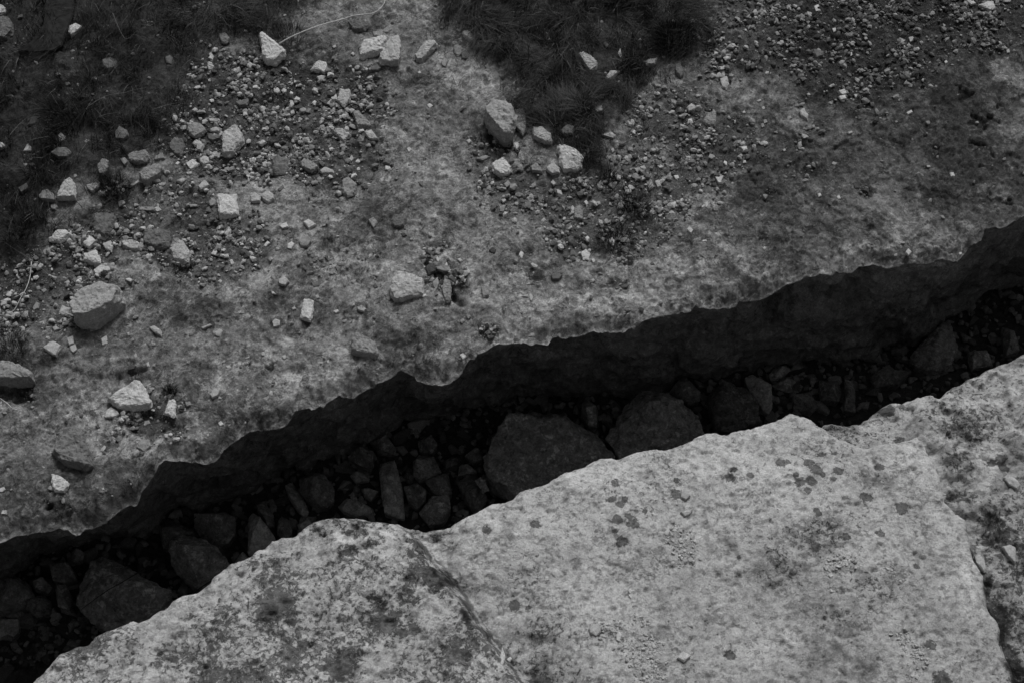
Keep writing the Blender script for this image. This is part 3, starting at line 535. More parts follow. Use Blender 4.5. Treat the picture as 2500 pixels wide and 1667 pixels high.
# --- landmarks (each traced on the ground)
T = [
 ('A', [(-30, 40), (20, 38), (42, 60), (40, 90), (10, 105), (-30, 100)], 'w', 'bright stone fragment cut by the left edge near the top corner', 'the bright fragment in the top left corner'),
 ('A', [(-40, 110), (60, 120), (88, 170), (85, 220), (40, 270), (-40, 270)], 'd', 'dark rough boulder at the left edge under the bright fragment', None),
 ('A', [(470, 230), (480, 190), (520, 160), (555, 180), (530, 215), (500, 235), (485, 260)], 'w', 'bright stone in the grass touching the dark buried board', 'the bright stone by the buried board'),
 ('A', [(1495, 200), (1530, 200), (1560, 245), (1575, 280), (1550, 305), (1515, 300), (1500, 250)], 'm', 'grey upright stone at the grass edge left of the big pale wedge', None),
 ('A', [(1765, 232), (1790, 235), (1880, 280), (1950, 345), (1955, 380), (1930, 410), (1875, 437), (1820, 432), (1790, 370), (1772, 290)], 'w', 'large pale wedge-shaped stone at the end of the long dry stem', 'the large pale wedge'),
 ('A', [(2120, 480), (2150, 410), (2180, 405), (2230, 420), (2243, 490), (2215, 505), (2160, 490)], 'w', 'flat-topped pale stone to the lower right of the large pale wedge', 'the flat-topped pale stone'),
 ('A', [(1610, 690), (1690, 672), (1705, 700), (1690, 735), (1640, 735), (1615, 715)], 'd', 'dark block with a pale top edge in the upper gravel', 'the dark block in the upper gravel'),
 ('A', [(1520, 910), (1560, 870), (1610, 855), (1640, 880), (1670, 930), (1665, 975), (1620, 1010), (1600, 1060), (1560, 1085), (1530, 1070), (1530, 1000), (1518, 950)], 'p', 'tall pitted pale stone, narrow at its lower end, in the left gravel', 'the tall pitted stone'),
 ('A', [(1272, 1120), (1320, 1092), (1368, 1130), (1300, 1168)], 'w', 'pale diamond-shaped flat stone below left of the tall pitted stone', 'the pale diamond-shaped stone'),
 ('A', [(1355, 1090), (1395, 1055), (1420, 1075), (1438, 1120), (1400, 1135), (1370, 1115)], 'p', 'pale upright chip just right of the diamond-shaped stone', None),
 ('A', [(1310, 965), (1340, 950), (1375, 965), (1398, 1000), (1380, 1040), (1350, 1030), (1320, 990)], 'p', 'speckled stone with one shaded flank left of the tall pitted stone', None),
 ('A', [(1425, 885), (1470, 868), (1520, 885), (1510, 905), (1450, 905)], 'w', 'thin bright chip lying on a dark stone beside the tall pitted stone', None),
 ('A', [(1415, 910), (1490, 915), (1510, 950), (1460, 975), (1420, 955)], 'd', 'dark stone under the thin bright chip', None),
 ('A', [(1275, 880), (1320, 840), (1380, 845), (1410, 890), (1395, 930), (1330, 940), (1290, 920)], 'm', 'round mottled boulder at the grass edge, left of the thin bright chip', 'the round mottled boulder'),
 ('A', [(1155, 970), (1200, 945), (1250, 960), (1270, 1010), (1240, 1070), (1195, 1060), (1160, 1020)], 'd', 'dark egg-shaped stone half in the grass', 'the dark egg-shaped stone'),
 ('A', [(870, 1050), (920, 1020), (1000, 1030), (1030, 1080), (990, 1120), (920, 1120), (875, 1090)], 'm', 'knobbly grey stone with pale lumps, left of the dark egg-shaped one', 'the knobbly grey stone'),
 ('A', [(945, 1195), (1020, 1130), (1085, 1115), (1115, 1160), (1090, 1200), (1040, 1225), (1000, 1275), (970, 1250)], 'm', 'large flat slanted stone with a split corner below the knobbly grey one', 'the large slanted flat stone'),
 ('A', [(660, 1100), (700, 1082), (745, 1100), (735, 1180), (715, 1210), (680, 1190), (662, 1150)], 'm', 'upright rough stone standing in the grass left of the knobbly one', 'the upright rough stone in the grass'),
 ('A', [(390, 1370), (410, 1290), (440, 1240), (475, 1205), (500, 1220), (518, 1280), (525, 1370), (450, 1368)], 'p', 'tall triangular pale stone with a straight shaded base at the left', 'the tall triangular stone'),
 ('A', [(265, 1350), (290, 1310), (320, 1290), (355, 1330), (385, 1340), (380, 1380), (290, 1375)], 'm', 'rough stone leaning on the left of the tall triangular stone', None),
 ('A', [(585, 1265), (640, 1240), (690, 1260), (670, 1300), (635, 1322), (590, 1290)], 'p', 'grey-pale rounded stone right of the tall triangular stone', None),
 ('A', [(1480, 1322), (1620, 1325), (1630, 1390), (1622, 1470), (1580, 1482), (1500, 1500), (1488, 1440)], 'w', 'blocky bright stone with a dark left face in the middle left of the slab', 'the blocky two-toned stone'),
 ('A', [(1860, 1110), (1910, 1080), (1970, 1090), (1985, 1150), (1960, 1200), (1880, 1205), (1855, 1160)], 'd', 'dark rounded boulder in the middle of the left gravel', 'the dark rounded boulder'),
 ('A', [(2045, 1110), (2080, 1085), (2160, 1120), (2178, 1150), (2130, 1185), (2060, 1145)], 'm', 'tilted grey slab stone right of the dark rounded boulder', 'the tilted grey slab stone'),
 ('A', [(630, 1458), (720, 1462), (810, 1468), (800, 1510), (765, 1570), (720, 1625), (640, 1590), (628, 1520)], 'd', 'dark square-topped stone above the row of pale broken stones', 'the dark square-topped stone'),
 ('A', [(1785, 1335), (1830, 1300), (1870, 1320), (1875, 1365), (1830, 1395), (1795, 1370)], 'p', 'right one of a pair of pale lumps right of the blocky two-toned stone', 'the pair of pale lumps'),
 ('A', [(1710, 1340), (1740, 1310), (1785, 1340), (1780, 1385), (1720, 1390)], 'p', 'left one of a pair of pale lumps right of the blocky two-toned stone', None),
 ('A', [(2265, 900), (2340, 880), (2400, 930), (2352, 970)], 'p', 'pale angular stone midway between the two big gravel boulders and the ridge', None),
 ('B', [(55, 165), (90, 140), (150, 150), (195, 180), (170, 210), (90, 212)], 'd', 'dark pocked stone above the large pale cluster near the top', None),
 ('B', [(285, 210), (320, 190), (350, 165), (360, 205), (330, 225)], 'm', 'small pointed grey stone above the large pale cluster', None),
 ('B', [(135, 385), (140, 320), (135, 290), (160, 265), (300, 250), (325, 265), (310, 330), (305, 360), (230, 365), (150, 400)], 'w', 'wide pale slab-like stone leaning on a spotted boulder, top centre left', 'the wide pale leaning stone'),
 ('B', [(325, 270), (350, 250), (400, 240), (415, 290), (405, 330), (418, 390), (400, 440), (340, 438), (280, 430), (250, 400), (310, 355)], 'p', 'spotted pale boulder behind the wide leaning stone', 'the spotted pale boulder'),
 ('B', [(220, 225), (260, 210), (295, 230), (290, 250), (230, 255)], 'm', 'small stone peeping over the top of the wide pale leaning stone', None),
 ('B', [(510, 380), (560, 320), (590, 285), (650, 278), (670, 310), (620, 345), (585, 375), (560, 415), (520, 410)], 'p', 'elongated pale stone slanting up to the right of the spotted boulder', 'the elongated slanting stone'),
 ('B', [(835, 215), (870, 205), (910, 235), (928, 270), (915, 295), (870, 275), (840, 245)], 'w', 'smooth pale oval stone at the left rim of the middle grass', 'the smooth pale oval stone'),
 ('B', [(775, 315), (830, 308), (835, 370), (800, 392), (780, 360)], 'm', 'upright grey stone of a touching pair below the pale oval stone', None),
 ('B', [(830, 365), (860, 345), (892, 375), (880, 400), (830, 405)], 'd', 'low dark stone of a touching pair below the pale oval stone', None),
 ('B', [(985, 760), (1040, 700), (1110, 693), (1180, 720), (1200, 760), (1210, 800), (1200, 870), (1170, 960), (1120, 975), (1070, 930), (1040, 890), (1000, 850)], 'm', 'biggest boulder on the slab, pale top and deep shaded front, at the ridge end', 'the biggest boulder'),
 ('B', [(1185, 735), (1250, 745), (1270, 790), (1262, 850), (1275, 890), (1250, 930), (1210, 890), (1205, 830)], 'm', 'broken stone pressed against the right side of the biggest boulder', None),
 ('B', [(1310, 870), (1380, 850), (1410, 890), (1445, 930), (1452, 990), (1400, 980), (1320, 940)], 'p', 'pale stone with dark pitted top between the biggest boulder and the bright one', 'the dark-pitted pale stone'),
 ('B', [(1485, 1010), (1530, 997), (1620, 1025), (1672, 1080), (1650, 1140), (1620, 1170), (1530, 1165), (1500, 1110)], 'w', 'large bright white stone at the lower tip of the middle grass', 'the large bright white stone'),
 ('B', [(1035, 1130), (1110, 1072), (1145, 1095), (1165, 1140), (1160, 1190), (1110, 1205), (1045, 1190)], 'w', 'pale rounded stone with a pointed top below the biggest boulder', 'the pointed pale stone'),
 ('B', [(1410, 1150), (1460, 1105), (1510, 1150), (1500, 1185), (1450, 1195), (1415, 1175)], 'p', 'brown-grey rounded stone touching the left of the large bright white stone', None),
 ('B', [(1305, 1140), (1340, 1108), (1380, 1150), (1385, 1190), (1310, 1180)], 'm', 'low triangular grey stone between the two brightest stones in the middle', None),
 ('B', [(1750, 1270), (1785, 1228), (1815, 1290), (1770, 1305)], 'p', 'upright cone-shaped stone below right of the large bright white stone', 'the cone-shaped stone'),
 ('B', [(1625, 365), (1660, 347), (1700, 380), (1760, 430), (1760, 470), (1710, 500), (1680, 440)], 'p', 'long pale stone half sunk in the middle grass', 'the long pale stone in the grass'),
 ('B', [(1815, 530), (1850, 480), (1915, 485), (1870, 530), (1820, 560)], 'w', 'bright sharp-cornered stone at the right rim of the middle grass', 'the bright sharp-cornered stone'),
 ('B', [(2068, 408), (2170, 380), (2180, 395), (2150, 470), (2095, 470)], 'm', 'grey stone shaped like an upturned triangle under the dark bush-like tuft', 'the upturned triangle stone'),
 ('B', [(1905, 370), (1915, 335), (1928, 375), (1920, 402)], 'w', 'thin upright white sliver at the right rim of the middle grass', None),
 ('B', [(1500, 900), (1555, 838), (1610, 860), (1590, 920), (1520, 930)], 'd', 'dark flat stone sunk in grass above the large bright white stone', None),
 ('B', [(1790, 920), (1850, 905), (1885, 925), (1870, 950)], 'p', 'flat pale stone right of the grass, level with the large bright white stone', None),
 ('B', [(10, 1310), (20, 1245), (60, 1215), (110, 1260), (105, 1330), (50, 1350)], 'm', 'rounded grey stone at the right end of the left gravel', 'the rounded grey stone at the gravel end'),
 ('B', [(85, 770), (130, 755), (150, 790), (235, 860), (120, 878), (100, 820)], 'm', 'tilted flat grey stone in the gravel below the wide pale leaning stone', 'the tilted flat grey stone'),
 ('B', [(165, 915), (215, 890), (262, 955), (200, 955)], 'p', 'pointed pale stone just below the tilted flat grey stone', None),
 ('B', [(0, 615), (72, 620), (70, 690), (30, 740), (-20, 700)], 'p', 'pale upright stone above the tilted flat grey stone', None),
 ('B', [(1595, 1430), (1640, 1395), (1665, 1430), (1660, 1505), (1600, 1500)], 'm', 'grey block in the middle gravel left of the small grass tuft', 'the grey block by the small tuft'),
 ('B', [(345, 1510), (370, 1460), (440, 1460), (460, 1500), (440, 1550), (370, 1560)], 'd', 'low round dark nodule set in the slab surface', 'the low round nodule'),
 ('B', [(190, 1510), (225, 1480), (262, 1520), (230, 1560)], 'm', 'small domed stone left of the low round nodule', None),
 ('C', [(268, 535), (320, 530), (338, 575), (320, 615), (285, 595)], 'p', 'flat pale stone in gravel near the upper middle right', None),
 ('C', [(150, 820), (190, 770), (240, 765), (250, 810), (240, 870), (180, 855)], 'm', 'grey pyramid-like stone on the pale bare patch, middle right', 'the grey pyramid stone'),
 ('C', [(40, 745), (80, 700), (120, 735), (60, 770)], 'p', 'pale stone just left of the grey pyramid stone', None),
 ('C', [(118, 930), (135, 915), (175, 945), (165, 975), (120, 980)], 'k', 'nearly black stone below the grey pyramid stone', None),
 ('C', [(812, 770), (845, 740), (880, 790), (875, 825), (830, 800)], 'p', 'lone tilted pale stone on bare slab, upper right', 'the lone tilted pale stone'),
 ('C', [(900, 335), (985, 360), (980, 385), (940, 395), (905, 365)], 'd', 'dark flat stone among the upper right gravel', 'the dark flat stone upper right'),
 ('C', [(2040, 40), (2100, 15), (2140, 20), (2160, 60), (2120, 72)], 'w', 'right and larger of two bright stones at the top right edge', 'the two bright stones top right'),
 ('C', [(1950, 5), (2000, 0), (2025, 25), (1990, 40)], 'w', 'left and smaller of two bright stones at the top right edge', None),
 ('C', [(240, 1210), (298, 1205), (280, 1255), (262, 1258)], 'w', 'bright tooth-shaped stone above the start of the long crack', 'the bright tooth-shaped stone'),
 ('D', [(345, 95), (380, 40), (410, 20), (450, 30), (495, 70), (450, 95), (415, 128), (365, 115)], 'w', 'leftmost bright stone of the broken row at the left', 'the leftmost bright stone of the row'),
 ('D', [(558, 110), (610, 65), (665, 110), (612, 165), (565, 135)], 'w', 'bright square stone standing on a corner above another bright one', 'the bright square stone'),
 ('D', [(510, 170), (530, 140), (560, 150), (550, 180), (520, 200)], 'm', 'small grey stone tucked left of the bright square stone', None),
 ('D', [(565, 205), (660, 165), (680, 200), (705, 270), (640, 270), (570, 250)], 'w', 'bright stone with shaded front directly below the square one', None),
 ('D', [(690, 115), (760, 105), (775, 145), (765, 190), (720, 165)], 'p', 'pale pointed stone right of the bright square stone', None),
 ('D', [(640, 320), (690, 275), (745, 275), (765, 300), (700, 330), (660, 348)], 'w', 'flat bright stone lowest in the broken row beside the short crack', 'the flat bright stone by the short crack'),
 ('D', [(830, 115), (880, 100), (950, 115), (985, 160), (900, 170), (835, 150)], 'p', 'flattish pale-grey stone left of the big dark stone', None),
 ('D', [(975, 40), (1010, 20), (1080, 25), (1165, 50), (1170, 110), (1150, 155), (1060, 160), (990, 120)], 'd', 'big dark stone leaning on a paler one at the middle left', 'the big dark stone'),
 ('D', [(1145, 150), (1180, 130), (1230, 105), (1265, 120), (1300, 180), (1295, 255), (1240, 265), (1180, 230)], 'p', 'large pale-grey stone in front of the big dark stone', 'the large pale-grey stone'),
 ('D', [(485, 570), (540, 490), (590, 430), (640, 420), (720, 405), (790, 410), (840, 450), (845, 510), (800, 560), (720, 610), (620, 680), (570, 680), (500, 640)], 'm', 'large loaf-shaped boulder with a chipped bright notch at the left', 'the loaf-shaped boulder'),
 ('D', [(400, 600), (430, 560), (475, 565), (465, 610), (420, 622)], 'p', 'pale stone just left of the loaf-shaped boulder', None),
 ('D', [(295, 840), (340, 800), (365, 788), (425, 825), (385, 895), (330, 870)], 'p', 'pale cube-like stone below left of the loaf-shaped boulder', 'the cube-like pale stone'),
 ('D', [(-60, 915), (30, 920), (80, 945), (160, 975), (220, 1010), (235, 1060), (200, 1085), (130, 1080), (60, 1085), (0, 1060), (-60, 1060)], 'm', 'wide overhanging ledge stone at the left edge, dark beneath', 'the overhanging ledge stone'),
 ('D', [(725, 1190), (850, 1120), (935, 1062), (975, 1080), (1005, 1130), (1042, 1215), (1030, 1240), (900, 1258), (800, 1240)], 'w', 'large bright triangular stone near the crevice at lower left', 'the large bright triangle'),
 ('D', [(710, 1300), (730, 1260), (760, 1245), (800, 1265), (818, 1290), (790, 1308), (720, 1315)], 'w', 'small bright stone tucked under the left corner of the large bright triangle', None),
 ('D', [(1125, 1295), (1150, 1190), (1190, 1180), (1208, 1220), (1195, 1310), (1160, 1295)], 'w', 'narrow bright stone below the black moss tuft', 'the narrow bright stone'),
 ('D', [(2080, 515), (2090, 498), (2110, 510), (2145, 520), (2140, 620), (2120, 665), (2050, 645), (2055, 590), (2075, 560)], 'w', 'bright upright brick-like stone standing alone at mid slab', 'the upright brick-like stone'),
 ('D', [(1900, 380), (1940, 345), (1978, 385), (1950, 420), (1910, 405)], 'p', 'rounded stone above left of the upright brick-like stone', None),
 ('D', [(2040, 110), (2070, 80), (2110, 85), (2130, 120), (2100, 155), (2050, 145)], 'm', 'round embedded grey stone beside a small bright one, mid slab', 'the round embedded stone'),
 ('D', [(1020, 700), (1060, 690), (1105, 720), (1105, 760), (1060, 740)], 'p', 'tilted pale chip on lichened rock right of the loaf-shaped boulder', 'the tilted pale chip'),
 ('D', [(930, 1510), (970, 1470), (1030, 1480), (1030, 1510), (980, 1550)], 'm', 'grey stone at the foot of the small gravel hollow near the crevice', 'the stone at the foot of the hollow'),
 ('D', [(345, 1545), (400, 1480), (460, 1410), (560, 1390), (590, 1460), (612, 1560), (630, 1630), (590, 1660), (480, 1640), (420, 1620), (390, 1580)], 'm', 'large low grey plate with an undercut front above the bright kite-shaped stone', 'the large low plate'),
 ('G', [(345, 130), (365, 120), (440, 165), (478, 205), (440, 265), (375, 262), (352, 200)], 'w', 'bright kite-shaped stone alone near the lower left rim', 'the bright kite-shaped stone'),
 ('E', [(335, 430), (370, 400), (380, 320), (430, 320), (510, 345), (540, 370), (575, 390), (575, 465), (520, 460), (470, 465), (420, 510), (370, 518), (345, 480)], 'p', 'large rough pale rock left of the rubble-filled slot at mid slab', 'the large rough pale rock'),
 ('E', [(705, 460), (715, 390), (755, 375), (765, 440), (760, 525), (730, 530), (708, 500)], 'm', 'upright grey stone at the lower end of the rubble-filled slot', 'the upright grey stone in the slot'),
 ('E', [(655, 300), (700, 265), (755, 270), (750, 310), (715, 330), (665, 320)], 'm', 'flat grey stone across the rubble-filled slot', None),
 ('E', [(580, 285), (620, 270), (660, 290), (655, 340), (600, 340)], 'k', 'black stone wedged at the top of the slot', None),
 ('E', [(965, 430), (990, 400), (1020, 430), (1018, 490), (975, 500)], 'm', 'brown-grey stone alone right of the rubble-filled slot', 'the lone stone right of the slot'),
 ('E', [(1640, 190), (1680, 165), (1712, 195), (1700, 240), (1660, 235)], 'w', 'bright stone at the lower left of the second grass tuft', 'the bright stone by the second tuft'),
 ('E', [(1835, 95), (1865, 85), (1880, 110), (1870, 150), (1840, 120)], 'w', 'small bright stone resting in the second grass tuft', None),
 ('E', [(80, 870), (88, 800), (75, 760), (110, 740), (180, 780), (250, 810), (262, 870), (240, 895), (150, 885)], 'm', 'rough flaky outcrop stone near the rim, left of centre', 'the flaky outcrop stone'),
 ('E', [(1020, 170), (1045, 150), (1070, 165), (1060, 190), (1030, 190)], 'k', 'small round black stone on pale rock at the centre', None),
 ('F', [(760, 40), (800, 30), (855, 60), (840, 85), (790, 80)], 'd', 'dark curled lump on the slab above the crevice at right', 'the dark curled lump'),
]
HT = {'biggest boulder on': 0.17, 'wide overhanging': 0.12, 'large loaf': 0.20, 'large low grey plate': 0.11, 'low round dark nod': 0.03, 'large rough pale rock': 0.075, 'thin bright chip': 0.02, 'rough flaky': 0.08, 'large flat slanted': 0.07, 'flat ': 0.03, 'large pale wedge': 0.10, 'large bright triang': 0.09}
TI = {'blocky bright': (0.35, 0.1), 'bright upright brick': (0.1, 0.0), 'large bright tri': (0, -0.12), 'biggest boulder on': (-.05, .15), 'large pale wedge': (-.1, -.15), 'wide pale slab': (-.1, -.1), 'large bright white': (0, -.1), 'grey stone shaped': (0, .9), 'large loaf': (-.15, .3), 'dark block': (0, .5)}
for tile, pts, tone, lab, ref in T:
    h = next((v for k, v in HT.items() if lab.startswith(k)), None); ti = next((v for k, v in TI.items() if lab.startswith(k)), (0, 0))
    big = 'boulder' in lab
    tone = {'large loaf': .29, 'large low ': .15, 'biggest bo': .28}.get(lab[:10], tone)
    stone(tile, pts, tone, h, lab, ref, tilt=ti, name='boulder' if big else 'stone', cat='boulder' if big else 'stone', box=0.30, rough=1.7)

